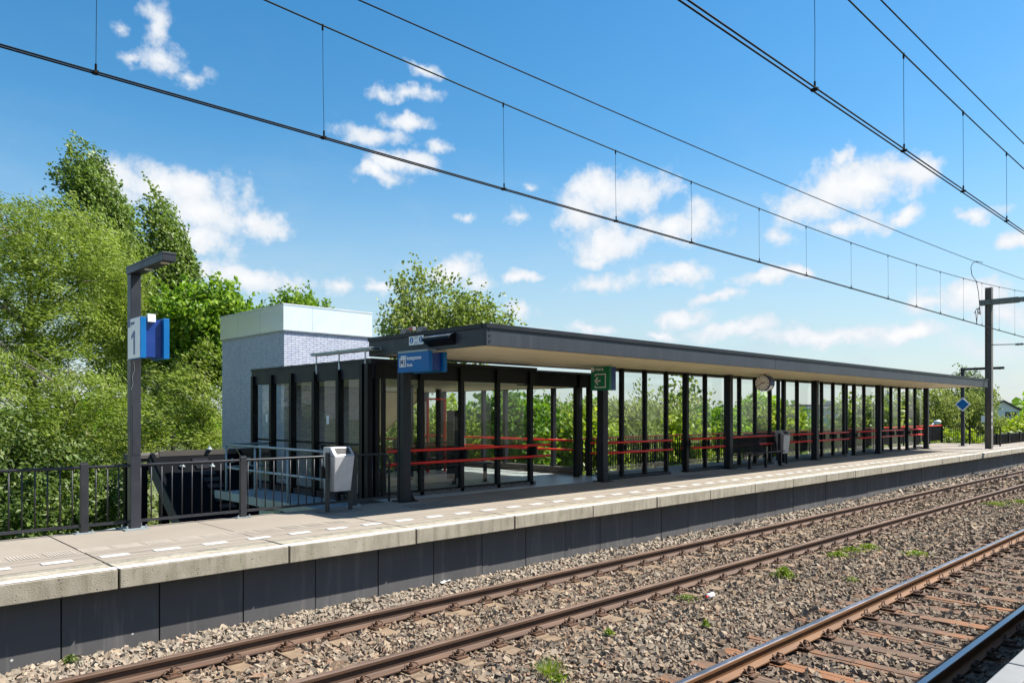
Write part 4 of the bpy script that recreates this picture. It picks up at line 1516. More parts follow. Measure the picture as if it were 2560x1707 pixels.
b0 = litter_bin()
b0['label'] = 'grey steel litter bin in front of the left fence'
b0.location = (6.62, 11.02, PZ)
b0.rotation_euler = (0, 0, R(6))
b1 = copy_tree(b0)
b1['label'] = 'grey steel litter bin under the canopy behind the bench end'
b1.location = (22.9, 11.22, PZ)
b1.rotation_euler = (0, 0, R(-2))


# ================================================================== BENCHES
def bench(bar=True):
    """three-seat mesh bench, faces -y; origin at floor, left end"""
    t = thing('bench', (0, 0, 0), 'x', 'bench', 'black mesh benches')
    W = 1.75
    m = MB()                                     # perforated back: frame + wires
    for k in range(56):
        x = 0.03 + k * (W - .06) / 55
        m.bar((x, 0.12, 0.45), (x, 0.30, 0.93), 0.012, 0.004, up=(1, 0, 0))
    for k in range(15):
        f = k / 14
        m.bar((0.03, 0.12 + 0.18 * f, 0.45 + 0.48 * f), (W - .03, 0.12 + 0.18 * f, 0.45 + 0.48 * f), 0.004, 0.012)
    m.build('backrest', 'black_paint', t)
    m = MB()
    m.tube([(0, -0.32, 0.45), (0, 0.06, 0.40), (0, 0.12, 0.45), (0, 0.31, 0.95)], 0.02, 8)
    m.build('side_frame', 'fence_paint', t, smooth=True)  # bench frame lighter than the mesh: glimmer put into the colour
    m = MB()
    m.tube([(W, -0.32, 0.45), (W, 0.06, 0.40), (W, 0.12, 0.45), (W, 0.31, 0.95)], 0.02, 8)
    m.build('side_frame', 'fence_paint', t, smooth=True)
    MB().tube([(0, 0.31, 0.95), (W, 0.31, 0.95)], 0.016, 8).build('top_bar', 'fence_paint', t)
    m = MB()
    for k in range(40):
        y = -0.30 + k * 0.0103
        m.bar((0.02, y, 0.445 - 0.05 * min(1, k / 36)), (W - 0.02, y, 0.445 - 0.05 * min(1, k / 36)), 0.0045, 0.004)
    for k in range(44):
        x = 0.03 + k * (W - .06) / 43
        m.bar((x, -0.31, 0.44), (x, 0.10, 0.395), 0.012, 0.003, up=(1, 0, 0))
    m.build('seat', 'black_paint', t)
    MB().tube([(0, -0.32, 0.45), (W + (0.62 if bar else 0), -0.32, 0.45)], 0.022, 8).build('front_bar', 'fence_paint', t, smooth=True)
    for x in (0.60, 1.18):
        pts = [(x, -0.30, 0.46)] + [(x, -0.26 + 0.30 * i / 8, 0.47 + 0.17 * math.sin(math.pi * (0.12 + 0.8 * i / 8))) for i in range(9)] + [(x, 0.10, 0.43)]
        MB().tube(pts, 0.014, 8).build('armrest', 'fence_paint', t, smooth=True)
    for x in (0.32, 1.30) + ((W + 0.5,) if bar else ()):
        l = MB().box(x - 0.035, x + 0.035, -0.28, -0.22, 0, 0.43).build('leg', 'black_paint', t)
        MB().box(x - 0.07, x + 0.07, -0.31, -0.19, 0, 0.012).build('foot', 'black_paint', l)
    MB().box(0.2, 1.5, -0.14, -0.09, 0.36, 0.395).build('under_beam', 'black_paint', t)
    return t


bn = bench()
bn['label'] = 'black mesh bench with looped armrests under the canopy'
bn.location = (19.95, 11.20, PZ)


# ================================================================== WAITING LOBBY (glass shelter)
LX, LX1, LY, LY1 = 8.10, 15.0, 12.20, 17.05
LZB, LZT = 3.055, 3.43
TX0, TX1, TY0, TY1 = 9.30, 11.95, 18.20, 22.1
TZ, TB = 5.25, 4.56


def lobby():
    t = thing('glass_shelter', (LX, LY, PZ), 'black framed glass waiting shelter left of the canopy', 'shelter')
    # fascias
    MB().box(LX - 0.16, LX - 0.06, LY - 0.14, LY1 + 0.12, LZB, LZT - 0.05).build('fascia', 'anthracite', t)
    MB().box(LX - 0.18, LX + 0.02, LY - 0.16, LY1 + 0.14, LZT - 0.049, LZT).build('roof_trim', 'anthracite', t)
    MB().box(LX - 0.059, 12.42, LY - 0.14, LY - 0.05, LZB, LZT - 0.05).build('fascia', 'black_paint', t)
    MB().box(LX + 0.021, 12.44, LY - 0.16, LY + 0.02, LZT - 0.049, LZT).build('roof_trim', 'anthracite', t)
    MB().box(12.43, LX1 + 0.12, 12.62, 12.72, LZB - .01, LZT - 0.05).build('fascia', 'black_paint', t)
    MB().box(12.43, LX1 + 0.14, 12.60, 12.78, LZT - 0.049, LZT - 0.001).build('roof_trim', 'anthracite', t)
    MB().box(LX1 + 0.02, LX1 + 0.12, 12.722, LY1 + 2.8, LZB, LZT - 0.05).build('fascia', 'black_paint', t)
    MB().box(TX0, 12.429, LY1 + 0.135, TY0 - 0.005, LZB + 0.03, LZT - 0.03).build('added_shade_slab', 'roof_felt', t)  # slab added to shade the tower front behind the glass
    MB().box(LX + 0.021, 12.429, LY + 0.021, LY1 + 0.13, LZT - 0.10, LZT - 0.02).build('roof', 'roof_felt', t)
    MB().box(12.43, LX1 + 0.015, 12.782, LY1 + 2.7, LZT - 0.101, LZT - 0.021).build('roof', 'roof_felt', t)
    # ceiling boards
    n = 44
    y = LY - 0.045
    wd = (LY1 + 2.7 - y) / n
    m1 = MB().box(LX - 0.055, 12.425, 0, wd - 0.006, 0, 0.014).mesh('ceiling_board', 'soffit_board')
    m2 = MB().box(12.43, LX1 + 0.018, 0, wd - 0.006, 0, 0.014).mesh('ceiling_board', 'soffit_board')
    for k in range(n):
        yy = y + k * wd
        for mm, ok in ((m1, yy < LY1 + 0.02), (m2, yy > 12.73)):
            if ok:
                o = link('ceiling_board', mm)
                o.location = (0, yy, LZB + 0.012)
                o.parent = t; o.matrix_parent_inverse = Matrix.Translation(-Vector(t.location))
    # left wall: posts stand outside the glass and run up over the fascia
    ys = [17.03, 16.09, 15.15, 14.16, 13.2]
    for yy in ys:
        MB().box(LX - 0.225, LX - 0.165, yy - 0.05, yy + 0.05, PZ - 0.12, LZB + 0.20).build('post', 'black_paint', t)
        MB().box(LX - 0.164, LX - 0.075, yy - 0.022, yy + 0.022, PZ + 0.005, LZB).build('mullion', 'black_paint', t)
    pan = [17.03, 16.09, 15.15, 14.16, 13.2, 12.32]
    for k in range(5):
        MB().box(LX - 0.10, LX - 0.088, pan[k + 1] + 0.035, pan[k] - 0.035, PZ + 0.06, LZB - 0.002).build('pane', 'glass', t)
    MB().box(LX - 0.15, LX - 0.03, LY + 0.1, LY1, PZ + 0.005, PZ + 0.058).build('sill', 'black_paint', t)
    MB().box(LX - 0.11, LX - 0.075, LY + 0.1, LY1, PZ + 1.00, PZ + 1.04).build('transom', 'black_paint', t)
    # corner cluster
    for (ax, ay, w) in ((LX - 0.20, LY - 0.10, 0.055), (LX - 0.20, LY + 0.10, 0.05), (LX - 0.04, LY - 0.12, 0.05), (LX + 0.13, LY - 0.11, 0.035)):
        MB().box(ax - w, ax + w, ay - w, ay + w, PZ, LZT - 0.10).build('corner_post', 'black_paint', t)
    # front wall
    xs = [9.10, 10.15, 11.19, 12.22]
    for x in xs:
        MB().box(x - 0.048, x + 0.048, LY - 0.20, LY - 0.145, PZ, LZB + 0.28).build('post', 'black_paint', t)
        MB().box(x - 0.022, x + 0.022, LY - 0.144, LY - 0.075, PZ + .005, LZB).build('mullion', 'black_paint', t)
    pan = [8.27] + xs
    for k in range(4):
        MB().box(pan[k] + 0.035, pan[k + 1] - 0.035, LY - 0.10, LY - 0.088, PZ + 0.10, LZB - 0.002).build('pane', 'glass', t)
    MB().box(LX + 0.1, 12.35, LY - 0.20, LY - 0.03, PZ + 0.002, PZ + 0.075).build('kerb', 'dark_brick', t)
    MB().box(LX + 0.1, 12.25, LY - 0.12, LY - 0.07, PZ + 0.076, PZ + 0.10).build('sill', 'black_paint', t)
    # open bay posts
    for (x, y_) in ((14.55, 12.68), (LX1 + 0.03, 12.66)):
        MB().box(x - 0.06, x + 0.06, y_ - 0.06, y_ + 0.06, PZ, LZB + 0.30).build('post', 'black_paint', t)
    # right wall along y
    yr = [13.0, 13.94, 14.87, 15.85, 16.8, 17.75, 18.7, 19.6]
    for yy in yr:
        MB().box(LX1 - 0.02, LX1 + 0.10, yy - 0.05, yy + 0.05, PZ, LZB + 0.012).build('post', 'anthracite', t)
    for k in range(len(yr) - 1):
        MB().box(LX1 + 0.03, LX1 + 0.042, yr[k] + 0.052, yr[k + 1] - 0.052, PZ + 0.2, LZB - 0.002).build('pane', 'glass', t)
    MB().box(LX1 - 0.04, LX1 + 0.12, 13.06, 19.7, PZ + 0.002, PZ + 0.19).build('kerb', 'dark_brick', t)
    for z in (PZ + 0.66, PZ + 0.91):
        MB().tube([(LX1 - 0.13, 13.0, z), (LX1 - 0.13, 19.6, z)], 0.026, 8).build('red_rail', 'red_paint', t, smooth=True)
        MB().tube([(8.15, LY - 0.36, z), (12.66, LY - 0.36, z)], 0.028, 10).build('red_rail', 'red_paint', t, smooth=True)
    for x in xs:
        MB().box(x - 0.025, x + 0.025, LY - 0.345, LY - 0.201, PZ + 0.68, PZ + 0.90).build('rail_bracket', 'black_paint', t)
    # inner posts and a red framed door by the lift
    for (x, yy) in ((11.0, 15.0), (12.5, 16.6), (13.4, 16.9)):
        MB().box(x - 0.06, x + 0.06, yy - 0.06, yy + 0.06, PZ + .002, LZB + 0.011).build('post', 'anthracite', t)
    d = thing('lift_door_frame', (12.95, 16.4, PZ), 'narrow red door frame inside the glass shelter', 'door frame')
    m = MB()
    m.box(12.62, 12.67, 16.40, 16.46, PZ + .002, 2.80); m.box(13.22, 13.27, 16.40, 16.46, PZ + .002, 2.80); m.box(12.671, 13.219, 16.40, 16.46, 2.75, 2.80)
    m.build('frame', 'red_paint', d)
    # notices on the panes
    for (yy, z) in ((16.5, 2.27), (13.75, 2.25)):
        MB().box(LX - 0.108, LX - 0.1015, yy - 0.05, yy + 0.05, z - 0.09, z + 0.09).build('sticker', 'sign_white', t)
    return t


lobby()
c = copy_tree(bn)
c['label'] = 'black mesh bench inside the glass shelter behind the front red rails'
c.location = (9.7, 13.55, PZ)
c = copy_tree(bn)
c['label'] = 'black mesh bench seen side-on in the left corner of the glass shelter'
c.rotation_euler = (0, 0, R(90))
c.location = (8.55, 12.7, PZ)
ic = thing('intercom_pillar', (12.05, 14.6, PZ), 'dark info pillar inside the glass shelter behind the benches', 'pillar')
MB().box(11.9, 12.2, 14.5, 14.7, PZ + .003, 2.45).build('body', 'anthracite', ic, bevel=0.02)
MB().box(11.95, 12.15, 14.488, 14.499, 1.95, 2.3).build('screen', 'window_dark', ic)


# cable tray on stays over the shelter roof
def cable_tray():
    t = thing('cable_tray', (LX, 12.4, 3.43), 'perforated galvanised cable tray on stays above the shelter roof', 'cable tray')
    z = 3.585
    m = MB()
    for a, b, along in (((LX - 0.12, 14.25), (LX - 0.12, 12.0), 'y'), ((LX - 0.02, 12.06), (LX + 0.75, 12.06), 'x')):
        if along == 'y':
            m.box(LX - 0.22, LX - 0.02, 12.0, 14.25, z, z + 0.006)
            m.box(LX - 0.225, LX - 0.219, 12.0, 14.25, z, z + 0.045)
            for k in range(44):
                yy = 12.02 + k * 0.0505
                m.box(LX - 0.228, LX - 0.014, yy, yy + 0.018, z + 0.046, z + 0.058)
        else:
            m.box(LX - 0.015, LX + 0.75, 11.98, 12.14, z + .001, z + 0.007)
            for k in range(15):
                xx = LX - 0.01 + k * 0.0505
                m.box(xx, xx + 0.018, 11.97, 12.15, z + 0.047, z + 0.058)
            m.box(LX - 0.015, LX + 0.75, 11.974, 11.979, z, z + 0.046)
    m.build('tray', 'galvanised', t)
    for yy in (14.1, 13.2, 12.25):
        MB().bar((LX - 0.17, yy, LZB + 0.15), (LX - 0.17, yy, z), 0.03, 0.02).build('stay', 'sign_white', t)
    MB().bar((LX + 0.7, 12.04, LZT), (LX + 0.7, 12.04, z), 0.03, 0.02).build('stay', 'sign_white', t)


cable_tray()


# ================================================================== LIFT TOWER


def lift_tower():
    t = thing('lift_tower', (TX0, TY0, -4.5), 'grey-blue brick lift tower with polished steel band on top', 'tower')
    MB().box(TX0 + 0.012, TX1 - 0.012, TY0 + 0.012, TY1, -4.5, TB - 0.001).build('core', 'brass_mortar', t)
    ch, bl, j = 0.0605, 0.2135, 0.009
    # bricks of the sunlit face, each its own
    bm_full = MB().box(0, bl - j, 0, 0.012, 0, ch - j).mesh('brick', 'glazed_brick')
    rows = int((TB - 3.22) / ch)
    cnt = 0
    rest = MB()
    for r_ in range(0, int((TB + 4.5) / ch)):
        z = TB - 0.006 - (r_ + 1) * ch
        off = (r_ % 2) * bl / 2
        x = TX0 - off
        while x < TX1 - 0.03:
            a, b = max(x, TX0), min(x + bl - j, TX1 - 0.004)
            if b - a > 0.04:
                if r_ < 24 and cnt < 300:
                    me = bm_full if abs((b - a) - (bl - j)) < 0.002 else MB().box(0, b - a, 0, 0.012, 0, ch - j).mesh('brick', 'glazed_brick')
                    o = link('brick', me)
                    o.parent = t
                    o.location = (a - TX0, 0, z + 4.5)
                    cnt += 1
                elif z > -1.0:
                    rest.box(a, b, TY0, TY0 + 0.012, z, z + ch - j)
            x += bl
    rest.build('lower_bricks', 'glazed_brick', t)['kind'] = 'stuff'
    # bricks of the shaded side, too fine to pick apart
    side = MB()
    joints = [TY0 + 1.33, TY0 + 2.62]
    for r_ in range(0, int((TB + 2.0) / ch)):
        z = TB - 0.006 - (r_ + 1) * ch
        y = TY0 + 0.0125 - (r_ % 2) * bl / 2
        while y < TY1 - 0.03:
            a, b = max(y, TY0 + 0.0125), min(y + bl - j, TY1 - 0.004)
            for jx in joints:
                if a < jx < b:
                    if jx - a > 0.02: side.box(TX0, TX0 + 0.012, a, jx - 0.006, z, z + ch - j)
                    a = jx + 0.006
            if b - a > 0.02:
                side.box(TX0, TX0 + 0.012, a, b, z, z + ch - j)
            y += bl
    side.build('side_bricks', 'glazed_brick', t)['kind'] = 'stuff'
    # polished band
    z0 = TB
    for (a, b) in ((TX0 - 0.035, TX0 + 0.80), (TX0 + 0.804, TX1 + 0.035)):
        MB().box(a, b, TY0 - 0.035, TY0 - 0.030, z0, TZ - 0.03).build('steel_panel', 'band_steel_front_glare', t)
    for (a, b) in ((TY0 - 0.0345, TY0 + 1.3), (TY0 + 1.304, TY0 + 2.7), (TY0 + 2.704, TY1 + 0.03)):
        MB().box(TX0 - 0.035, TX0 - 0.030, a + 0.005, b, z0, TZ - 0.03).build('steel_panel', 'band_steel_side_sky', t)
    MB().box(TX0 - 0.029, TX1 + 0.03, TY0 - 0.029, TY1 + 0.03, z0 + 0.001, TZ - 0.05).build('band_core', 'galvanised', t)
    MB().box(TX0 - 0.05, TX1 + 0.05, TY0 - 0.05, TY1 + 0.05, TZ - 0.03, TZ + 0.0).build('coping', 'white_coping', t)
    MB().box(TX0 - 0.042, TX1 + 0.042, TY0 - 0.042, TY1 + 0.04, z0 - 0.022, z0 - 0.001).build('drip_edge', 'steel', t)


worn('white_coping', (0.68, 0.70, 0.72), 0.4, 0.04, 3.0, metal=0.2)
lift_tower()


# ================================================================== STAIR ROOFS
def stairs():
    # main stair going down behind the shelter: sloping board soffit and red handrails
    t = thing('stair_roof', (13.6, 19.9, LZB), 'sloping stair roof with cream board underside behind the shelter', 'roof')
    y0, z0, y1, z1 = 19.85, LZB - 0.01, 27.5, -1.25
    sl = Vector((0, y1 - y0, z1 - z0)); L = sl.length; sl.normalize()
    nrm = Vector((0, -sl.z, sl.y))
    for k in range(24):
        x = 12.45 + k * 0.112
        MB().obox(Vector((x + 0.053, y0, z0)) + sl * L / 2, (0.0515, 0, 0), sl * L / 2, nrm * 0.008).build('soffit_board', 'soffit_board', t)
    MB().obox(Vector((13.8, y0, z0 + 0.06)) + sl * L / 2, (1.38, 0, 0), sl * L / 2, nrm * 0.03).build('roof_slab', 'bitumen', t)
    MB().obox(Vector((15.17, y0, z0 + 0.02)) + sl * L / 2, (0.02, 0, 0), sl * L / 2, nrm * 0.05).build('edge_board', 'edge_cream', t)
    r = thing('stair_handrail', (13.6, 20.0, PZ), 'red handrail beside the stairs behind the shelter', 'handrail')
    for x in (12.5, 15.0):
        MB().tube([(x, 17.6, PZ + 0.9), (x, 19.6, PZ + 0.9), (x, 24.5, PZ - 1.9)], 0.025, 8).build('rail', 'red_paint', r, smooth=True)
        MB().tube([(x, 17.6, PZ + 0.62), (x, 19.6, PZ + 0.62), (x, 24.5, PZ - 2.2)], 0.02, 8).build('rail', 'red_paint', r, smooth=True)
        for yy in (17.7, 19.6):
            MB().box(x - 0.05, x + 0.05, yy - 0.05, yy + 0.05, PZ - 0.4, PZ + 2.0 if yy > 19 else PZ + 0.9).build('post', 'mast_steel', r)
    s = thing('stair_flight', (13.7, 22, -2), 'concrete stair flight descending behind the shelter', 'stairs')
    for k in range(26):
        MB().box(12.4, 15.1, 17.36 + k * 0.29, 17.36 + (k + 1) * 0.29 - 0.002, PZ - 0.6 - (k + 1) * 0.17, PZ - 0.002 - k * 0.17).build('step', 'edge_grey', s)
    # low black roof in front of the lift tower
    t = thing('subway_stair_roof', (7, 18, 0), 'black bitumen roof over the lower stairs beside the lift tower', 'roof')
    ry, rz = 18.75, 1.37
    xl, xr = 6.15, 8.35
    by, bz = 15.2, -1.15
    d = Vector((0, by - ry, bz - rz)); L = d.length; d.normalize()
    nr = Vector((0, d.z, -d.y)) * -1
    if nr.z < 0: nr = -nr
    MB().obox(Vector(((xl + xr) / 2, ry, rz)) + d * L / 2 - nr * 0.05, ((xr - xl) / 2, 0, 0), d * L / 2, nr * 0.05).build('sloping_roof', 'bitumen', t)
    for x in (xl + 0.045, xr - 0.045):
        MB().obox(Vector((x, ry, rz)) + d * L / 2 + nr * 0.045, (0.045, 0, 0), d * L / 2, nr * 0.044).build('verge', 'bitumen', t)
    MB().obox(Vector((xl - 0.012, ry, rz)) + d * L / 2 - nr * 0.14, (0.011, 0, 0), d * L / 2, nr * 0.16).build('edge_board', 'edge_taupe', t)
    for k in range(15):                                   # ridged walk boards down the slope
        c_ = Vector((7.25 + k * 0.012, ry, rz)) + d * (0.28 + k * 0.245) + nr * 0.018
        MB().obox(c_, (0.19, 0, 0), d * 0.075, nr * 0.017).build('walk_board', 'black_paint', t)
    MB().box(5.92, TX0 - 0.06, ry + 0.02, 19.9, rz - 0.14, rz + 0.02).build('flat_roof', 'roof_felt', t)
    MB().box(5.90, xl + 0.2, ry - 0.06, ry + 0.015, rz - 0.05, rz + 0.028).build('eaves_board', 'edge_taupe', t)
    MB().box(xl + 0.21, TX0 - 0.07, ry - 0.05, ry + 0.017, rz - 0.02, rz + 0.11).build('ridge_board', 'edge_taupe', t)
    for (x, y) in ((5.98, 19.75), (6.02, 18.85), (6.22, 18.0), (6.22, 17.1), (6.22, 16.2)):
        top = rz - 0.2 if y > 18.5 else rz + (y - ry) * (bz - rz) / (by - ry) - 0.13
        MB().box(x - 0.09, x + 0.09, y - 0.09, y + 0.09, -4.5, top).build('pillar', 'black_paint', t)
    MB().tube([(8.15, ry + 0.1, rz + 0.16), (8.2, ry - 0.1, rz + 0.14), Vector((8.24, ry, rz)) + d * 2.0 + nr * 0.1, Vector((8.26, ry, rz)) + d * 4.2 + nr * 0.1], 0.011, 6).build('safety_rope', 'rope', t)
    for (x, dd) in ((7.55, -0.02), (8.0, 0.42), (7.45, 0.55), (6.75, 0.5)):
        c_ = Vector((x, ry, rz)) + d * max(dd, 0.05) + nr * 0.03 + Vector((0, 0, 0.11 if dd < 0 else 0))
        MB().tube([c_, c_ + Vector((0, 0, 0.025)), c_ + Vector((0, 0, 0.05)), c_ + Vector((0, 0, 0.10))], [0.07, 0.065, 0.03, 0.022], 12).build('roof_anchor', 'galvanised', t)


worn('edge_cream', (0.62, 0.55, 0.40), 0.6, 0.06, 3.0)
worn('edge_taupe', (0.07, 0.062, 0.054), 0.7, 0.12, 2.0)
stairs()


# ================================================================== SERVICE WALKWAY
def walkway():
    t = thing('service_walkway', (6.9, 14, PZ), 'galvanised service walkway with tubular railing outside the shelter', 'walkway')
    MB().box(6.84, 7.92, 11.75, 16.55, PZ - 0.17, PZ - 0.11).build('deck', 'galv_deck', t)
    MB().box(6.80, 6.838, 11.75, 16.55, PZ - 0.24, PZ - 0.07).build('edge_channel', 'galvanised', t)
    for y in (12.2, 12.95, 13.7, 14.45, 15.2, 15.95):
        MB().box(6.95, 7.2, y - 0.06, y + 0.06, PZ - 0.34, PZ - 0.171).build('bracket', 'black_paint', t)
    for z in (PZ + 0.95, PZ + 0.45):
        MB().tube([(6.87, 11.85, z), (6.87, 16.1, z), (6.95, 16.2, z), (8.0, 16.2, z)], 0.024, 8).build('handrail', 'galvanised', t, smooth=True)
    for y in (11.9, 13.3, 14.7, 16.1):
        MB().tube([(6.87, y, PZ - 0.2), (6.87, y, PZ + 0.95)], 0.024, 8).build('stanchion', 'galvanised', t, smooth=True)
    MB().tube([(7.7, 16.2, PZ - 0.2), (7.7, 16.2, PZ + 0.95)], 0.024, 8).build('stanchion', 'galvanised', t, smooth=True)
    w = thing('stairwell_wall', (7.4, 13, -2), 'pale mint wall below the service walkway', 'wall')
    MB().box(7.15, 8.04, 11.62, 15.1, -4.5, PZ - 0.345).build('wall', 'mint_wall', w)
    g = thing('lower_handrail', (4, 17, -2), 'thin galvanised handrail seen low through the left fence', 'handrail')
    for z in (-0.25, -0.7):
        MB().tube([(3.6, 16.4, z), (4.6, 18.2, z), (6.0, 18.9, z)], 0.022, 8).build('rail', 'galvanised', g, smooth=True)
    for p in ((3.6, 16.4), (4.6, 18.2)):
        MB().tube([(*p, -4.5), (*p, -0.25)], 0.024, 8).build('stanchion', 'galvanised', g, smooth=True)


worn('galv_deck', (0.24, 0.29, 0.32), 0.6, 0.15, 3.0, metal=0.2)
walkway()


# ================================================================== OVERHEAD LINE
CONTACT_Z = 5.30
MASTX, MASTY = 39.2, 9.40


def mess_z(x):
    if x <= MASTX:
        return 6.33 + 0.0017 * (x - 13.5) ** 2 if x > -12.2 else 7.45
    return 6.33 + 0.0017 * (x - 64.9) ** 2


def overhead(y, label, xs, feeder_label, feeder):
    t = thing('overhead_line', (0, y, CONTACT_Z), label, 'overhead line')
    for s in (-0.022, 0.022):
        MB().tube([(-12, y + s, CONTACT_Z + 0.03), (0, y + s, CONTACT_Z), (30, y + s, CONTACT_Z), (MASTX, y + s, CONTACT_Z + .02), (90, y + s, CONTACT_Z + .02)], 0.0078, 6).build('contact_wire', 'wire', t)
    MB().tube([(x, y, mess_z(x)) for x in np.linspace(-12, MASTX, 52)] + [(x, y, mess_z(x)) for x in np.linspace(MASTX + 1, 90, 40)], 0.0088, 6).build('messenger_wire', 'copper_green', t)
    rnd = random.Random(int(y * 10))
    for x in xs:
        zt = mess_z(x)
        sg = rnd.uniform(-0.012, 0.012)
        d = MB().tube([(x - 0.01, y, zt - 0.02), (x + sg, y, (zt + CONTACT_Z) / 2), (x + 0.005, y, CONTACT_Z + 0.07)], 0.0028, 5).build('dropper', 'wire', t)
        m = MB()
        m.tube([(x - 0.01, y, zt + 0.012), (x - 0.01, y, zt - 0.05)], 0.011, 6)
        m.build('upper_clamp', 'wire', d)
        m = MB()
        m.box(x - 0.016, x + 0.02, y - 0.032, y + 0.032, CONTACT_Z - 0.010, CONTACT_Z + 0.012)
        m.tube([(x + 0.005, y, CONTACT_Z + 0.012), (x + 0.005, y, CONTACT_Z + 0.075)], 0.010, 6)
        m.build('lower_clamp', 'wire', d)
    f = tag(MB().tube([(x, y + .02, feeder(x)) for x in np.linspace(-12, 90, 60)], 0.0085, 6).build('feeder_wire', 'wire'), feeder_label, 'wire')
    return t


fx = [1.88, 4.06, 6.68, 9.02, 11.09, 13.46, 15.49, 17.84, 20.17, 22.27, 24.32, 26.58, x_on(2455, 7.07), x_on(2498, 7.07), x_on(2537, 7.07), 35.6, 38.2, 42, 45, 48.5, 52, 56, 60]
far_feed = lambda x: 6.93 + 0.0009 * max(x - 3, 0) ** 1.9
overhead(7.07, 'overhead contact line hung over the far rusty track', fx, 'single black feeder wire running above the far overhead line', far_feed)
nx = [1.4, 3.9, 6.63, 8.89, 11.08, 13.27, 15.5, 17.8, 20.2, 22.3, 24.4, 26.6, 28.8, 31, 33.2, 35.6, 38.2]
overhead(2.95, 'overhead contact line hung over the near track, upper right', nx, 'single black feeder wire in the top right corner of the sky', lambda x: 6.74 + 0.0006 * max(x - 8, 0) ** 2)


def jumper():
    x = x_on(2441, 7.07)
    y = 7.07
    zf, zm = far_feed(x), mess_z(x)
    t = thing('jumper_cable', (x, y, CONTACT_Z), 'looped jumper cable joining feeder and contact wire near the mast', 'cable')
    MB().tube([(x + 0.75, y, zf + 0.08), (x, y, zf + 0.01), (x - 0.42, y, zf - 0.10), (x - 0.62, y, zf - 0.28), (x - 0.5, y, zf - 0.5), (x, y, zm), (x + 0.25, y, zm - 0.35), (x + 0.36, y, zm - 0.75),
               (x + 0.30, y, zm - 1.05), (x + 0.05, y, CONTACT_Z + 0.52), (x - 0.25, y, CONTACT_Z + 0.32), (x - 0.1, y, CONTACT_Z + 0.42), (x + 0.04, y, CONTACT_Z + 0.02)], 0.010, 6).build('cable', 'wire', t)
    MB().tube([(x + 0.36, y, zm - 0.75), (x + 0.5, y, CONTACT_Z + 0.4), (x + 0.46, y, CONTACT_Z + 0.34), (x + 0.22, y, CONTACT_Z + 0.56), (x + 0.12, y, CONTACT_Z + 0.4), (x + 0.04, y, CONTACT_Z + 0.02)], 0.008, 6).build('loop', 'wire', t)
    for z in (zf, zm, CONTACT_Z):
        MB().tube([(x - 0.04, y, z), (x + 0.06, y, z)], 0.02, 6).build('clamp', 'wire', t)


jumper()


def mast():
    t = thing('catenary_mast', (MASTX, MASTY, PZ), 'weathered steel catenary mast on the far end of the platform', 'mast')
    H = 8.07
    m = MB()
    m.box(MASTX - 0.14, MASTX + 0.14, MASTY - 0.13, MASTY - 0.114, PZ - 0.3, H)
    m.box(MASTX - 0.14, MASTX + 0.14, MASTY + 0.114, MASTY + 0.13, PZ - 0.3, H)
    m.box(MASTX - 0.008, MASTX + 0.008, MASTY - 0.114, MASTY + 0.114, PZ - 0.3, H)
    p = m.build('post', 'mast_steel', t)
    for k in range(3):
        z = 2.35 - k * 0.31
        MB().box(MASTX - 0.1415, MASTX + 0.0, MASTY - 0.1345, MASTY - 0.1315, z - 0.07, z + 0.07).build('white_band', 'white_paint', p)
    a = MB()
    a.box(MASTX - 0.10, MASTX + 0.10, -4.0, MASTY + 0.32, 7.30, 7.50)
    a.box(MASTX - 0.13, MASTX + 0.13, 8.25, MASTY + 0.35, 7.28, 7.52)
    a.build('cross_beam', 'mast_arm', t)
    w = MB().tube([(MASTX - 0.1, MASTY - 0.12, 5.46), (MASTX - 0.1, 7.9, 5.40), (MASTX - 0.1, 7.2, 5.38)], 0.02, 6).build('registration_arm', 'wire', t)
    m = MB()
    for k in range(6):
        yy = 8.35 - k * 0.05
        m.tube([(MASTX - 0.1, yy, 5.415), (MASTX - 0.1, yy - 0.02, 5.415)], 0.055, 10)
    m.build('insulator', 'wire', w)
    for yy in (7.07, 2.95):
        m = MB().tube([(MASTX, yy, mess_z(MASTX) - 0.01), (MASTX, yy, 7.31)], 0.02, 6)
        m.build('hanger', 'wire', t)


mast()


# ================================================================== TREES
WIND = Vector((-0.74, 0.58, 0.10)).normalized()


def unit(v):
    return v / np.maximum(np.linalg.norm(v, axis=-1, keepdims=True), 1e-9)


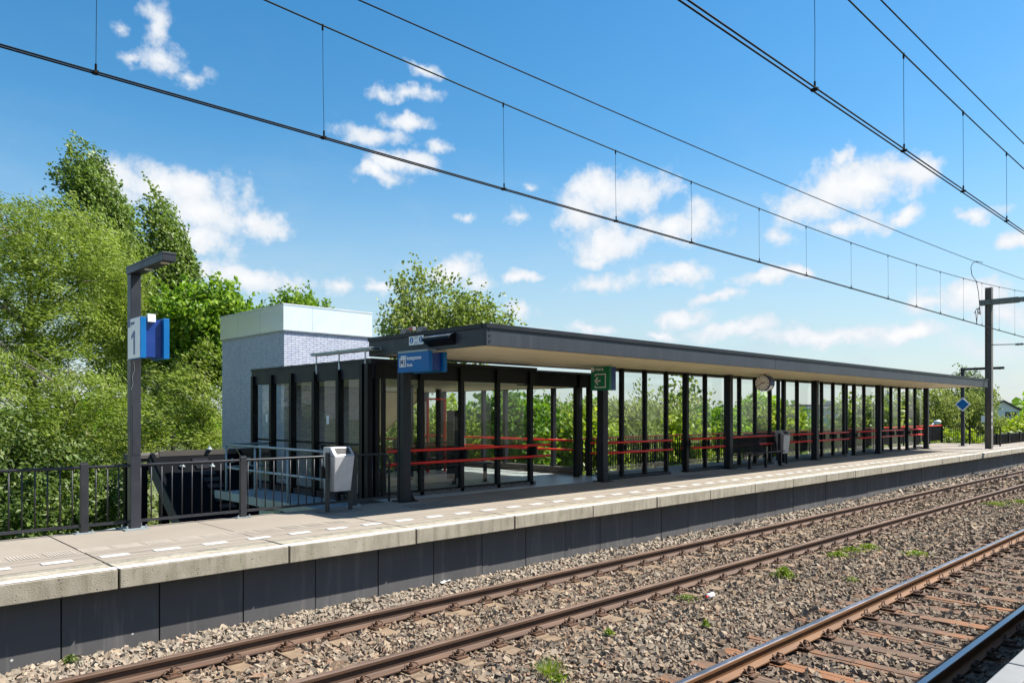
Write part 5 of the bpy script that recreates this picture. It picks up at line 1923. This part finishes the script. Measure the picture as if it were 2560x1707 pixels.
STYLES = {
    #           leaf mat, bark, leaf L, W, shoot len, leaves/shoot, jitter, (out, up, wind), droop, align, hole
    'willow': dict(m='leaf_willow', bark='bark_grey', L=0.120, W=0.042, sl=0.95, lps=40, jit=0.12, dirs=(0.55, 0.35, 0.85), droop=0.5, align=0.7),
    'poplar': dict(m='leaf_poplar', bark='bark_grey', L=0.165, W=0.115, sl=1.7, lps=30, jit=0.13, dirs=(0.22, 0.95, 0.75), droop=0.0, align=0.5),
    'maple': dict(m='leaf_maple', bark='bark', L=0.20, W=0.15, sl=0.8, lps=26, jit=0.20, dirs=(0.9, 0.7, 0.15), droop=0.1, align=0.2),
    'lime': dict(m='leaf_lime', bark='bark', L=0.21, W=0.16, sl=0.8, lps=26, jit=0.20, dirs=(0.9, 0.7, 0.15), droop=0.1, align=0.2),
    'olive': dict(m='leaf_olive', bark='bark_grey', L=0.19, W=0.075, sl=1.1, lps=28, jit=0.16, dirs=(0.55, 0.9, 0.35), droop=0.1, align=0.6),
    'aspen': dict(m='leaf_aspen', bark='bark_grey', L=0.22, W=0.19, sl=1.5, lps=12, jit=0.22, dirs=(0.55, 0.9, 0.1), droop=0.0, align=0.2),
    'dark': dict(m='leaf_dark', bark='bark', L=0.17, W=0.09, sl=0.8, lps=26, jit=0.17, dirs=(0.8, 0.5, 0.3), droop=0.2, align=0.4),
    'blossom': dict(m='leaf_blossom', bark='bark', L=0.12, W=0.10, sl=0.6, lps=30, jit=0.15, dirs=(0.8, 0.5, 0.3), droop=0.1, align=0.2),
}


def tree(name, label, cat, base, blobs, style, n_leaves, seed, trunk_r=0.16, spine=None, group=None, scale=1.0, limbs=14, gaps=0.30):
    """blobs: crown lobes (x, y, z, rx, ry, rz); every leaf is a small blade set along wind-blown shoots"""
    st = STYLES[style]
    rng = np.random.default_rng(seed)
    B = np.array(blobs, float)
    vol = (B[:, 3] * B[:, 4] * B[:, 5]) ** (2 / 3)
    ns = max(20, int(n_leaves / st['lps']))
    which = rng.choice(len(B), ns, p=vol / vol.sum())
    dv = unit(rng.normal(size=(ns, 3)))
    rad = rng.uniform(0.25, 1.0, ns) ** 0.45
    start = B[which, :3] + dv * rad[:, None] * B[which, 3:]
    # leave holes so that what is behind shows through, and clumps of light and dark
    hs = B[rng.choice(len(B), 10 + len(B) * 4)]
    holes = hs[:, :3] + unit(rng.normal(size=(len(hs), 3))) * hs[:, 3:] * rng.uniform(0.55, 1.05, (len(hs), 1))
    hr = hs[:, 3:].mean(1) * rng.uniform(0.16, 0.34, len(hs)) * (gaps / 0.25)
    dist = np.linalg.norm(start[:, None] - holes[None], axis=2)
    keep = ~(dist < hr[None]).any(1)
    start, dv, which = start[keep], dv[keep], which[keep]
    ns = len(start)
    o, u, wd = st['dirs']
    d = dv * o + np.array([0, 0, u]) + np.array(WIND) * wd + rng.normal(0, 0.16 if style == 'poplar' else 0.30, (ns, 3))
    d = unit(d)
    sl = st['sl'] * scale * rng.uniform(0.55, 1.35, ns)
    k = st['lps']
    f = rng.uniform(0.0, 1.0, (ns, k))
    droop = -st['droop'] * (f ** 2) * sl[:, None]
    pts = start[:, None] + d[:, None] * (f * sl[:, None])[..., None]
    pts[..., 2] += droop
    pts = pts + rng.normal(0, 1, pts.shape) * (st['jit'] * scale * (1.15 - 0.7 * f))[..., None]
    dirs = np.repeat(d[:, None], k, 1).copy()
    dirs[..., 2] -= st['droop'] * f
    al = st['align']
    dirs = unit(dirs) * al + unit(rng.normal(size=dirs.shape)) * (1 - al) + np.array(WIND) * 0.25
    P = pts.reshape(-1, 3); A = unit(dirs.reshape(-1, 3))
    n = len(P)
    rv = unit(rng.normal(size=(n, 3)) + np.array([0, 0, 0.0]))
    Bv = unit(np.cross(A, rv))
    Nn = np.cross(A, Bv)
    L = st['L'] * scale * rng.uniform(0.65, 1.3, (n, 1)); W = st['W'] * scale * rng.uniform(0.7, 1.25, (n, 1))
    bend = Nn * L * 0.12
    v = np.stack([P - A * L / 2, P + Bv * W / 2 + bend, P + A * L / 2, P - Bv * W / 2 + bend], 1).reshape(-1, 3)
    Fq = np.arange(n * 4).reshape(-1, 4)
    lump = rng.normal(0, 0.15, ns) + rng.normal(0, 0.13, len(B))[which]
    tn = np.clip(0.45 + np.repeat(lump, k) + rng.normal(0, 0.20, n), 0, 1)
    tint = np.repeat(np.stack([tn, tn, tn, np.ones(n)], 1), 4, axis=0)
    t = thing(name, base, label, cat, group)
    cr = link('crown', np_mesh('crown', v, Fq, st['m'], tint), t)
    # trunk and limbs
    m = MB()
    base = Vector(base)
    rnd = random.Random(seed)
    if spine is None:
        top = Vector(B[np.argmax(B[:, 2]), :3])
        mid = base.lerp(top, 0.5) + Vector((rnd.uniform(-.3, .3), rnd.uniform(-.3, .3), 0))
        spine = [base, base.lerp(mid, 0.5) + Vector((rnd.uniform(-.15, .15), 0, 0)), mid, mid.lerp(top, 0.6), top]
    spine = [Vector(p) for p in spine]
    nS = len(spine)
    m.tube(spine, [trunk_r * (1 - 0.88 * i / (nS - 1)) for i in range(nS)], 8, caps=False)
    m.build('trunk', st['bark'], t, smooth=True)
    idx = rng.choice(ns, min(limbs, ns), replace=False)
    for i in idx:
        e = Vector(start[i]) + Vector(d[i]) * float(sl[i]) * 0.5
        cand = []
        for a in range(nS - 1):
            for fr in (0.2, 0.5, 0.8):
                q = spine[a].lerp(spine[a + 1], fr)
                cand.append(((e - q).length + max(0, q.z - e.z + 0.6) * 3 + max(0, base.z + 1.5 - q.z) * 2, a + fr, q))
        c_ = min(cand, key=lambda z: z[0])
        q = c_[2]
        r0 = trunk_r * (1 - 0.88 * c_[1] / (nS - 1)) * 0.55
        mid = q.lerp(e, 0.5) + Vector((rnd.uniform(-.2, .2), rnd.uniform(-.2, .2), 0.22 * (e - q).length))
        mb = MB().tube([q, q.lerp(mid, 0.5) + Vector((0, 0, .05)), mid, mid.lerp(e, 0.55) + Vector((rnd.uniform(-.1, .1), rnd.uniform(-.1, .1), 0.05)), e], [r0, r0 * 0.8, r0 * 0.55, r0 * 0.35, 0.012], 5, caps=False)
        for _ in range(2):
            s0 = mid.lerp(e, rnd.uniform(0, 0.6))
            tip = s0 + Vector((rnd.uniform(-.6, .6), rnd.uniform(-.6, .6), rnd.uniform(.2, .8))) + WIND * 0.3
            mb.tube([s0, s0.lerp(tip, 0.5) + Vector((0, 0, .05)), tip], [r0 * 0.35, r0 * 0.2, 0.006], 4, caps=False)
        mb.build('limb', st['bark'], t, smooth=True)
    return t


def lobes(u, v, d, rw, rh, n, seed, squash=1.0, jit=0.55, small=0.5):
    """n lobes round a crown centred on the sight line u, v at depth d; rw, rh in metres"""
    rng = random.Random(seed)
    c = at(u, v, d)
    out = [(c.x, c.y, c.z, rw * 0.72, rw * 0.72 * squash, rh * 0.78)]
    for i in range(n):
        a = 2 * math.pi * i / n + rng.uniform(-.4, .4)
        h = rng.uniform(-1, 1)
        f = math.sqrt(max(0.05, 1 - h * h)) * rng.uniform(0.55, 0.9)
        s = rng.uniform(small * 0.7, small * 1.2)
        out.append((c.x + math.cos(a) * rw * f, c.y + math.sin(a) * rw * f * squash, c.z + h * rh * 0.72, rw * s, rw * s * squash, rh * s * 0.85))
    return out


def gbase(u, d):
    p = at(u, HV, d)
    zb = -4.5
    return (p.x, p.y, zb)


def columnar(uv, d, rad, dz=0.0):
    """lobes along a leaning column; uv: sight-line points from low to high"""
    out = []
    pts = [at(u, v, d) for (u, v) in uv]
    N = 9
    for i in range(N):
        f = i / (N - 1) * (len(pts) - 1)
        a = int(min(f, len(pts) - 2)); q = pts[a].lerp(pts[a + 1], f - a)
        r = rad * (0.9 if i < 2 else 1.0 - 0.72 * (max(0, i - 3) / (N - 4)) ** 1.3)
        out.append((q.x, q.y, q.z, r, r, 0.8))
    return out, [Vector(gbase(uv[0][0] + 10, d))] + pts


# --- the willows on the left
tree('willow_tree', 'big pale green willow at the left edge of the picture', 'tree', gbase(130, 25), lobes(70, 720, 25, 3.4, 3.3, 16, 1, small=0.38) + lobes(215, 745, 25.5, 2.6, 2.5, 12, 2, small=0.36), 'willow', 88000, 21, trunk_r=0.30, limbs=44, gaps=0.36)
tree('willow_tree', 'low windswept willow sprawling behind the left fence', 'tree', gbase(120, 22), lobes(60, 1010, 22, 2.5, 2.0, 13, 3, small=0.36)[1:] + lobes(230, 1060, 22.5, 2.2, 1.7, 11, 4, small=0.36) + lobes(120, 1180, 21.5, 2.4, 1.5, 8, 5), 'willow', 62000, 22, trunk_r=0.18, limbs=34, gaps=0.36)
tree('willow_tree', 'pale willow between the lamp post and the lift tower', 'tree', gbase(430, 27), lobes(365, 850, 27.5, 1.5, 1.9, 7, 6) + lobes(350, 940, 27, 1.7, 1.7, 6, 7), 'willow', 36000, 23, trunk_r=0.16, limbs=24, gaps=0.45)
tree('willow_tree', 'silvery windblown willow shrub against the lift tower', 'tree', gbase(480, 25), lobes(490, 1000, 25, 1.35, 1.5, 7, 8) + lobes(420, 1090, 24.5, 1.5, 1.2, 6, 9) + lobes(525, 1085, 24.8, 0.9, 1.1, 4, 10), 'willow', 34000, 24, trunk_r=0.10, limbs=20, gaps=0.4)
tree('shrub', 'dark leafy shrub in the lower left corner behind the fence', 'shrub', gbase(30, 19.5), lobes(10, 1200, 19.8, 1.6, 1.6, 7, 11) + lobes(170, 1290, 19.6, 1.3, 1.0, 5, 12), 'dark', 15000, 25, trunk_r=0.08, limbs=10)
# --- poplars bent by the wind
bl, sp = columnar([(345, 930), (335, 810), (308, 700), (278, 600), (248, 520), (226, 475)], 35, 1.85)
bl2, _ = columnar([(340, 820), (310, 670), (290, 570), (268, 490), (250, 450)], 35.4, 1.15)
tree('poplar_tree', 'tallest wind-bent white poplar, leaning left', 'tree', gbase(340, 35), bl + bl2, 'poplar', 36000, 31, trunk_r=0.26, spine=sp, limbs=34, gaps=0.30, scale=1.05)
bl, sp = columnar([(350, 920), (345, 800), (332, 710), (316, 640), (304, 590)], 36, 0.6)
tree('poplar_tree', 'slim wind-bent poplar just right of the tallest one', 'tree', gbase(348, 36), bl, 'poplar', 9000, 32, trunk_r=0.16, spine=sp, limbs=12, scale=1.05)
bl, sp = columnar([(490, 970), (482, 850), (468, 745), (452, 670), (438, 605), (430, 562)], 37, 1.1)
tree('poplar_tree', 'wind-bent poplar standing alone right of the lamp arm', 'tree', gbase(490, 37), bl, 'poplar', 21000, 33, trunk_r=0.20, spine=sp, limbs=22, gaps=0.30, scale=1.05)
# --- behind the tower
tree('maple_tree', 'fresh green maple left of the lift tower', 'tree', gbase(520, 27), lobes(515, 850, 27, 1.25, 1.7, 9, 13) + lobes(570, 880, 26.8, 0.7, 1.3, 4, 14), 'maple', 22000, 34, trunk_r=0.2, limbs=14)
tree('round_tree', 'round bright green treetop showing over the lift tower', 'tree', gbase(740, 42), lobes(738, 850, 42, 2.3, 2.0, 9, 15), 'maple', 12000, 35, trunk_r=0.25, limbs=10)
tree('aspen_tree', 'open airy aspen with see-through crown above the canopy', 'tree', gbase(1100, 46), lobes(1095, 820, 46, 2.8, 3.3, 12, 16, small=0.42) + lobes(1200, 860, 46, 2.0, 1.8, 5, 17), 'aspen', 15000, 36, trunk_r=0.22, limbs=60, gaps=0.30)
# --- row seen through the shelter and the screens
ROW = [
    (1010, 1100, 33, 2.6, 2.6, 'olive', 10000, 'olive green thicket seen through the left half of the shelter'),
    (1165, 1090, 34, 2.6, 2.5, 'lime', 9000, 'yellow-green bush seen through the middle of the shelter'),
    (1300, 1060, 31, 1.3, 2.0, 'maple', 8000, 'vivid green sapling behind the right end of the shelter'),
    (1415, 1100, 35, 2.0, 2.4, 'olive', 10000, 'round olive tree left of the green exit sign'),
    (1475, 1110, 33, 1.2, 1.9, 'lime', 6000, 'narrow yellow-green bush directly behind the green exit sign'),
    (1560, 1095, 36, 2.1, 2.5, 'olive', 11000, 'twiggy grey-green tree behind the first glass screen'),
    (1655, 1105, 38, 1.9, 2.4, 'olive', 9000, 'feathery olive tree behind the end of the first screen'),
    (1705, 1050, 46, 1.3, 2.8, 'aspen', 2600, 'thin tall sapling rising between first and second screen'),
    (1700, 1120, 36, 1.4, 1.6, 'lime', 6000, 'bright yellow-green bush in the gap after the first screen'),
    (1775, 1085, 42, 1.9, 2.2, 'maple', 9000, 'bright green tree left of the bench'),
    (1850, 1065, 46, 1.9, 2.7, 'dark', 9000, 'deep green tree above the bench'),
    (1900, 1060, 47, 1.6, 2.6, 'maple', 8000, 'mid green tree just below the clock'),
    (1943, 1070, 44, 1.1, 2.4, 'lime', 7000, 'glowing yellow-green tree right of the clock'),
    (1995, 1080, 48, 1.2, 2.4, 'maple', 7000, 'leafy green tree sloping off before the grey-green hall'),
    (2045, 1095, 52, 1.0, 1.4, 'olive', 3500, 'small bush in front of the left end of the hall'),
    (2165, 1070, 52, 1.6, 2.4, 'aspen', 3600, 'sparse young tree standing before the hall'),
    (2225, 1100, 52, 1.2, 1.8, 'olive', 4500, 'light shrub before the right half of the hall'),
    (2285, 1070, 56, 1.5, 2.8, 'olive', 7000, 'leafy tree behind the last glass screen'),
    (2345, 1060, 58, 2.1, 3.2, 'olive', 9000, 'full willowy tree right of the last canopy column'),
    (2440, 1065, 60, 2.2, 3.2, 'olive', 9000, 'full willowy tree behind the blue diamond sign'),
    (2385, 1125, 50, 1.6, 1.0, 'lime', 5000, 'low bright bush behind the thin end fence'),
    (2525, 1085, 62, 2.6, 1.6, 'olive', 7000, 'broad scrub right of the catenary mast'),
    (2590, 1080, 55, 2.2, 1.7, 'lime', 5000, 'yellowish scrub at the right picture edge'),
    (2548, 1100, 52, 0.9, 0.7, 'blossom', 4500, 'white flowering bush behind the far trackside fence'),
]
for i, (u, v, d, rw, rh, stl, n, lab) in enumerate(ROW):
    nm = 'shrub' if ('bush' in lab or 'shrub' in lab or 'scrub' in lab or 'thicket' in lab) else 'broadleaf_tree'
    tree(nm, lab, 'shrub' if nm == 'shrub' else 'tree', gbase(u, d), lobes(u, v + (20 if u < 2270 else 12), d, rw * 0.88, rh * (0.62 if u < 2270 else 0.80 if u < 2500 else 0.42), 9, 100 + i, small=0.5), stl, n, 200 + i, trunk_r=0.14 if rh > 1.6 else 0.07, limbs=14 if stl in ('olive', 'aspen') else 8, scale=0.9 + d / 110, gaps=0.3)
bl, sp = columnar([(2420, 1080), (2419, 1010), (2418, 965), (2419, 945)], 75, 1.3)
tree('poplar_tree', 'distant upright poplar rising above the far canopy end', 'tree', gbase(2420, 75), bl, 'dark', 7000, 41, trunk_r=0.2, spine=sp, limbs=6, scale=1.5)
bl, sp = columnar([(2448, 1080), (2446, 1010), (2445, 975), (2445, 960)], 76, 0.8)
tree('poplar_tree', 'thin distant poplar between the taller poplar and the mast', 'tree', gbase(2443, 76), bl, 'dark', 3500, 42, trunk_r=0.15, spine=sp, limbs=4, scale=1.4)


# undergrowth on the bank, one leafy mass
def undergrowth():
    rng = np.random.default_rng(77)
    n = 90000
    x = rng.uniform(3.5, 75, n); y = rng.uniform(14.2, 33, n)
    y = np.where(x < 15.6, rng.uniform(23.5, 34, n), y)
    dd = CA * x + SA * y
    kk = (SA * x - CA * y) / dd
    ok = (kk > -0.75) & (kk < 0.72) & (dd > 14)
    x, y = x[ok], y[ok]; n = len(x)
    base = np.interp(y, [11.0, 13.6, 21, 40], [-0.6, -0.2, -4.5, -4.5])
    base = np.where(x < 15, -4.5, base)
    hgt = np.abs(np.sin(x * 0.9 + y * 0.5) * np.sin(y * 0.7 - x * 0.35)) * 2.6 + 1.6
    lim = np.interp(x, [3, 14, 18, 75], [3.2, 3.2, 1.0, 1.0]) * np.interp(y, [14, 17, 25], [0.75, 1.2, 1.7])
    z = base + np.minimum(hgt * np.interp(y, [14, 20, 33], [0.35, 1.0, 1.25]), lim * 3) * rng.uniform(0.25, 1, n) ** 0.6
    P = np.stack([x, y, z], 1)
    A = unit(rng.normal(size=(n, 3)) + np.array([-.3, .2, .5])); Bv = unit(np.cross(A, unit(rng.normal(size=(n, 3)))))
    s = (0.7 + (CA * x + SA * y) / 45)[:, None]
    L = 0.17 * s * rng.uniform(0.7, 1.3, (n, 1)); W = 0.08 * s * rng.uniform(0.7, 1.3, (n, 1))
    v = np.stack([P - A * L / 2, P + Bv * W / 2, P + A * L / 2, P - Bv * W / 2], 1).reshape(-1, 3)
    tn = np.clip(0.4 + 0.2 * np.sin(x * 1.7) * np.sin(y * 1.3) + rng.normal(0, .2, n), 0, 1)
    tint = np.repeat(np.stack([tn, tn, tn, np.ones(n)], 1), 4, axis=0)
    tag(link('undergrowth', np_mesh('undergrowth', v, np.arange(n * 4).reshape(-1, 4), 'leaf_olive', tint)), 'tangled green undergrowth on the bank behind the platform', 'undergrowth', kind='stuff')


undergrowth()


def far_woods():
    rng = np.random.default_rng(78)
    n = 60000
    az = rng.uniform(-0.9, 0.95, n)
    d = rng.uniform(150, 330, n)
    fw, rt = np.array([CA, SA]), np.array([SA, -CA])
    x = (np.cos(az) * fw[0] + np.sin(az) * rt[0]) * d; y = (np.cos(az) * fw[1] + np.sin(az) * rt[1]) * d
    top = 7.5 + 2.2 * np.sin(az * 23) + 1.6 * np.sin(az * 61 + 1) + rng.normal(0, .5, n)
    z = -4.5 + top * rng.uniform(0, 1, n) ** 0.6
    P = np.stack([x, y, z], 1)
    A = unit(rng.normal(size=(n, 3))); Bv = unit(np.cross(A, unit(rng.normal(size=(n, 3)))))
    v = np.stack([P - A * .8, P + Bv * .55, P + A * .8, P - Bv * .55], 1).reshape(-1, 3)
    tn = np.clip(rng.normal(.45, .22, n), 0, 1)
    tint = np.repeat(np.stack([tn, tn, tn, np.ones(n)], 1), 4, axis=0)
    tag(link('far_woods', np_mesh('far_woods', v, np.arange(n * 4).reshape(-1, 4), 'leaf_maple', tint)), 'far belt of trees along the horizon', 'woods', kind='stuff')


far_woods()


# ================================================================== FAR BUILDINGS
def buildings():
    # grey-green industrial hall
    a, b = at(1992, HV, 105), at(2240, HV, 105)
    ax = (b - a); ax.z = 0; W = ax.length; ax.normalize()
    ay = Vector((-ax.y, ax.x, 0))
    if ay.dot(Vector((CA, SA, 0))) < 0: ay = -ay
    t = thing('industrial_hall', ((a + b) / 2).to_tuple()[:2] + (-4.5,), 'grey-green industrial hall seen through the glass screens', 'building')
    zt = 3.05
    npan = 26
    for i in range(npan):
        p = a + ax * (W * (i + 0.5) / npan)
        MB().obox((p.x, p.y, (zt - 4.5) / 2), ax * (W / npan / 2 - 0.02), ay * 0.06, (0, 0, (zt + 4.5) / 2)).build('wall_panel', 'cladding_teal', t)
    c = (a + b) / 2 + ay * 6.1
    MB().obox((c.x, c.y, (zt - 0.2 - 4.5) / 2), ax * (W / 2 - .1), ay * 6, (0, 0, (zt - 0.2 + 4.5) / 2)).build('core', 'cladding_teal', t)
    p = (a + b) / 2 - ay * 0.1
    MB().obox((p.x, p.y, zt + 0.06), ax * (W / 2 + .1), ay * 0.16, (0, 0, 0.10)).build('eaves_trim', 'white_coping', t)
    MB().obox((c.x, c.y, zt + 0.32), ax * (W / 2 + .05), ay * 6.0, (0, 0, 0.16)).build('roof', 'roof_dark', t)
    for f, s in ((0.36, 0.5), (0.95, 0.4)):
        q = a + ax * W * f + ay * 1
        MB().obox((q.x, q.y, zt + 0.75), ax * s, ay * s, (0, 0, 0.25)).build('roof_vent', 'galvanised', t)
    q = a + ax * W * 0.34 - ay * 0.08
    MB().obox((q.x, q.y, -3.0), ax * 2.6, ay * 0.05, (0, 0, 1.5)).build('gate', 'gate_teal', t)
    # white house with dark roof
    a, b = at(2478, HV, 120), at(2548, HV, 120)
    ax = (b - a); W = ax.length; ax.normalize()
    ay = Vector((-ax.y, ax.x, 0))
    if ay.dot(Vector((CA, SA, 0))) < 0: ay = -ay
    t = thing('gabled_shed', ((a + b) / 2).to_tuple()[:2] + (-4.5,), 'white gabled building far right behind the catenary mast', 'building')
    ze, zr = 2.9, 4.15
    def fn(p, z, w): 
        q = a + ax * p + ay * w
        return (q.x, q.y, z)
    MB().prism([(0, -4.5), (W, -4.5), (W, ze - .2), (W * 0.42, zr), (0, ze + .3)], fn, 0, 14).build('wall', 'cladding_white', t)
    MB().prism([(-0.25, ze + .3), (W * 0.42, zr + 0.03), (W * 0.42, zr + 0.26), (-0.25, ze + .52)], fn, -0.3, 14.3).build('roof_slope', 'roof_dark', t)
    MB().prism([(W * 0.42 + .002, zr + 0.03), (W + 0.25, ze - .22), (W + 0.25, ze + .02), (W * 0.42 + .002, zr + 0.26)], fn, -0.3, 14.3).build('roof_slope', 'roof_dark', t)
    for (p0, p1) in ((0.50, 0.70), (0.74, 0.95)):
        w_ = MB().prism([(W * p0, 1.75), (W * p1, 1.75), (W * p1, 2.5), (W * p0, 2.5)], fn, -0.04, -0.002).build('window', 'window_dark', t)
        MB().prism([(W * p0, 1.69), (W * p1, 1.69), (W * p1, 1.745), (W * p0, 1.745)], fn, -0.1, -0.002).build('sill', 'white_paint', w_)
    # radio mast
    p = at(2217, HV, 140)
    t = thing('radio_mast', (p.x, p.y, -4.5), 'thin lattice radio mast standing behind the hall', 'mast')
    for s in ((-.25, -.25), (.25, -.25), (0, .3)):
        MB().tube([(p.x + s[0], p.y + s[1], -4.5), (p.x + s[0] * .5, p.y + s[1] * .5, 6.6)], 0.06, 5).build('leg', 'galvanised', t)
    m = MB()
    for k in range(22):
        z = -4.3 + k * 0.5
        m.bar((p.x - .22, p.y - .22, z), (p.x + .22, p.y - .22, z + .5), 0.05, 0.05)
    m.build('bracing', 'galvanised', t)
    for k, (dx, z) in enumerate(((-.45, 5.6), (.45, 5.6), (0.4, 4.4))):
        MB().box(p.x + dx - .12, p.x + dx + .12, p.y - .5, p.y - .35, z - .7, z + .7).build('antenna', 'galvanised', t)
    # street lamp head behind the railing
    p = at(2335, 1058, 47)
    t = thing('street_lamp', (p.x, p.y, -4.5), 'grey street lamp leaning up behind the panel railing', 'street lamp')
    e = at(2352, 1053, 47); q = at(2328, 1068, 47)
    MB().tube([(q.x - .8, q.y, -4.5), (q.x - .8, q.y, -0.5), q - Vector((.35, 0, .5)), q, p], 0.075, 8).build('pole', 'lamp_grey', t, smooth=True)
    m = MB().tube([p, p.lerp(e, .25), p.lerp(e, .8), e], [0.07, 0.15, 0.14, 0.05], 10)
    m.build('head', 'lamp_grey', t, smooth=True)
    # little white notice behind the fence
    p = at(2463, 1047, 44)
    t = thing('white_notice', (p.x, p.y, 0), 'small white board half hidden by the catenary mast', 'sign')
    MB().box(p.x - .02, p.x + .0, p.y - .2, p.y + .2, p.z - .2, p.z + .2).build('board', 'sign_white', t)
    MB().box(p.x + .001, p.x + .05, p.y - .03, p.y + .03, -2.5, p.z).build('post', 'galvanised', t)


worn('gate_teal', (0.16, 0.27, 0.28), 0.6, 0.08, 1.0)
worn('lamp_grey', (0.55, 0.58, 0.6), 0.5, 0.06, 3)
buildings()


# ================================================================== WEEDS AND LITTER ON THE BALLAST
def weed(name, label, x, y, r, h, n, matn, seed, blade=False):
    rng = np.random.default_rng(seed)
    a = rng.uniform(0, 2 * math.pi, n); rr = np.minimum(np.abs(rng.normal(0, 0.55, n)), 1.5) * r
    P = np.stack([x + rr * np.cos(a), y + rr * np.sin(a), np.full(n, -0.15)], 1)
    if blade:
        A = unit(np.stack([np.cos(a) * .5, np.sin(a) * .5, np.full(n, 1.0)], 1) + rng.normal(0, .25, (n, 3)))
        L = h * rng.uniform(.5, 1.1, (n, 1)); W = np.full((n, 1), .006)
        C = P + A * L / 2
    else:
        hh = h * (1 - np.minimum(rr / r, 1) ** 2 * .7) * rng.uniform(.1, 1, n)
        C = P.copy(); C[:, 2] += hh
        A = unit(rng.normal(size=(n, 3)) + np.array([0, 0, .4])); L = rng.uniform(.022, .045, (n, 1)); W = L * .55
    Bv = unit(np.cross(A, unit(rng.normal(size=(n, 3)))))
    v = np.stack([C - A * L / 2, C + Bv * W / 2, C + A * L / 2, C - Bv * W / 2], 1).reshape(-1, 3)
    tn = np.clip(rng.normal(.5, .25, n), 0, 1)
    tint = np.repeat(np.stack([tn, tn, tn, np.ones(n)], 1), 4, axis=0)
    tag(link(name, np_mesh(name, v, np.arange(n * 4).reshape(-1, 4), matn, tint)), label, 'weed', 'weeds in the ballast')


def gpt(u, v, z=-0.15):
    d = F_PX * (CAMZ - z) / (v - HV)
    p = at(u, v, d)
    return p.x, p.y


WEEDS = [
    (1960, 1442, .16, .17, 650, 'leaf_weed', False, 'bright yellow-flowering weed clump between the tracks'),
    (2095, 1390, .20, .09, 420, 'leaf_weed', False, 'green weed patch left in the row of weeds beside the rail'),
    (2128, 1378, .22, .09, 420, 'leaf_weed', False, 'middle green weed patch in the row beside the rail'),
    (2170, 1370, .24, .09, 420, 'leaf_weed', False, 'right green weed patch in the row beside the rail'),
    (2292, 1386, .24, .07, 360, 'leaf_weed', False, 'low weed patch close to the shiny rail'),
    (2490, 1262, .42, .10, 420, 'leaf_weed', False, 'weed patch between tracks near the right edge'),
    (2555, 1258, .42, .12, 380, 'leaf_weed', False, 'weed patch cut by the right picture edge'),
    (1372, 1688, .12, .20, 170, 'leaf_weed', True, 'grass tuft at the bottom of the picture'),
    (1395, 1703, .10, .08, 150, 'leaf_weed', False, 'small yellowish weed beside the grass tuft at the bottom'),
    (1522, 1584, .07, .07, 110, 'leaf_weed', False, 'tiny green sprig in the ballast near bottom centre'),
    (1763, 1563, .05, .07, 110, 'leaf_weed', False, 'tiny fresh green sprout below the plastic bottle'),
    (1715, 1495, .16, .05, 220, 'leaf_olive', False, 'faded mossy weed at the end of a sleeper'),
    (175, 1655, .09, .08, 150, 'leaf_dark', False, 'dark glossy weed at the foot of the platform wall'),
    (2130, 1450, .12, .05, 120, 'leaf_olive', False, 'thin faded weed right of the yellow-flowering clump'),
]
for i, (u, v, r, h, n, mt, bl_, lab) in enumerate(WEEDS):
    x, y = gpt(u, v)
    weed('weed', lab, x, y, r, h, n, mt, 300 + i, bl_)

x, y = gpt(1776, 1496)
t = thing('plastic_bottle', (x, y, -0.13), 'crumpled white plastic bottle with red cap lying on the ballast', 'bottle')
MB().tube([(x - .09, y - .01, -.10), (x - .07, y - .01, -.10), (x + .02, y, -.105), (x + .06, y, -.10), (x + .085, y, -.10)], [.02, .037, .034, .037, .02], 10).build('body', 'sign_white', t, smooth=True)
MB().tube([(x - .125, y - .012, -.10), (x - .088, y - .01, -.10)], .017, 10).build('cap', 'plastic_red', t)
for (u, v, lab) in ((1475, 1375, 'crumpled white paper lying against the platform wall'), (1115, 1452, 'scrap of white paper on the ballast near the wall, left of the larger one')):
    x, y = gpt(u, v, -0.12)
    rng = random.Random(u)
    m = MB()
    n0 = 7
    pts = [[(x - .11 + .22 * i / n0, y - .03 + .06 * j / 2, -0.135 + rng.uniform(0, .03)) for i in range(n0 + 1)] for j in range(3)]
    for j in range(2):
        for i in range(n0):
            m.quad(pts[j][i], pts[j][i + 1], pts[j + 1][i + 1], pts[j + 1][i])
    o = m.build('paper_scrap', 'white_paint')
    mod = o.modifiers.new('thick', 'SOLIDIFY'); mod.thickness = 0.002
    tag(o, lab, 'litter')
bpy.context.view_layer.update()
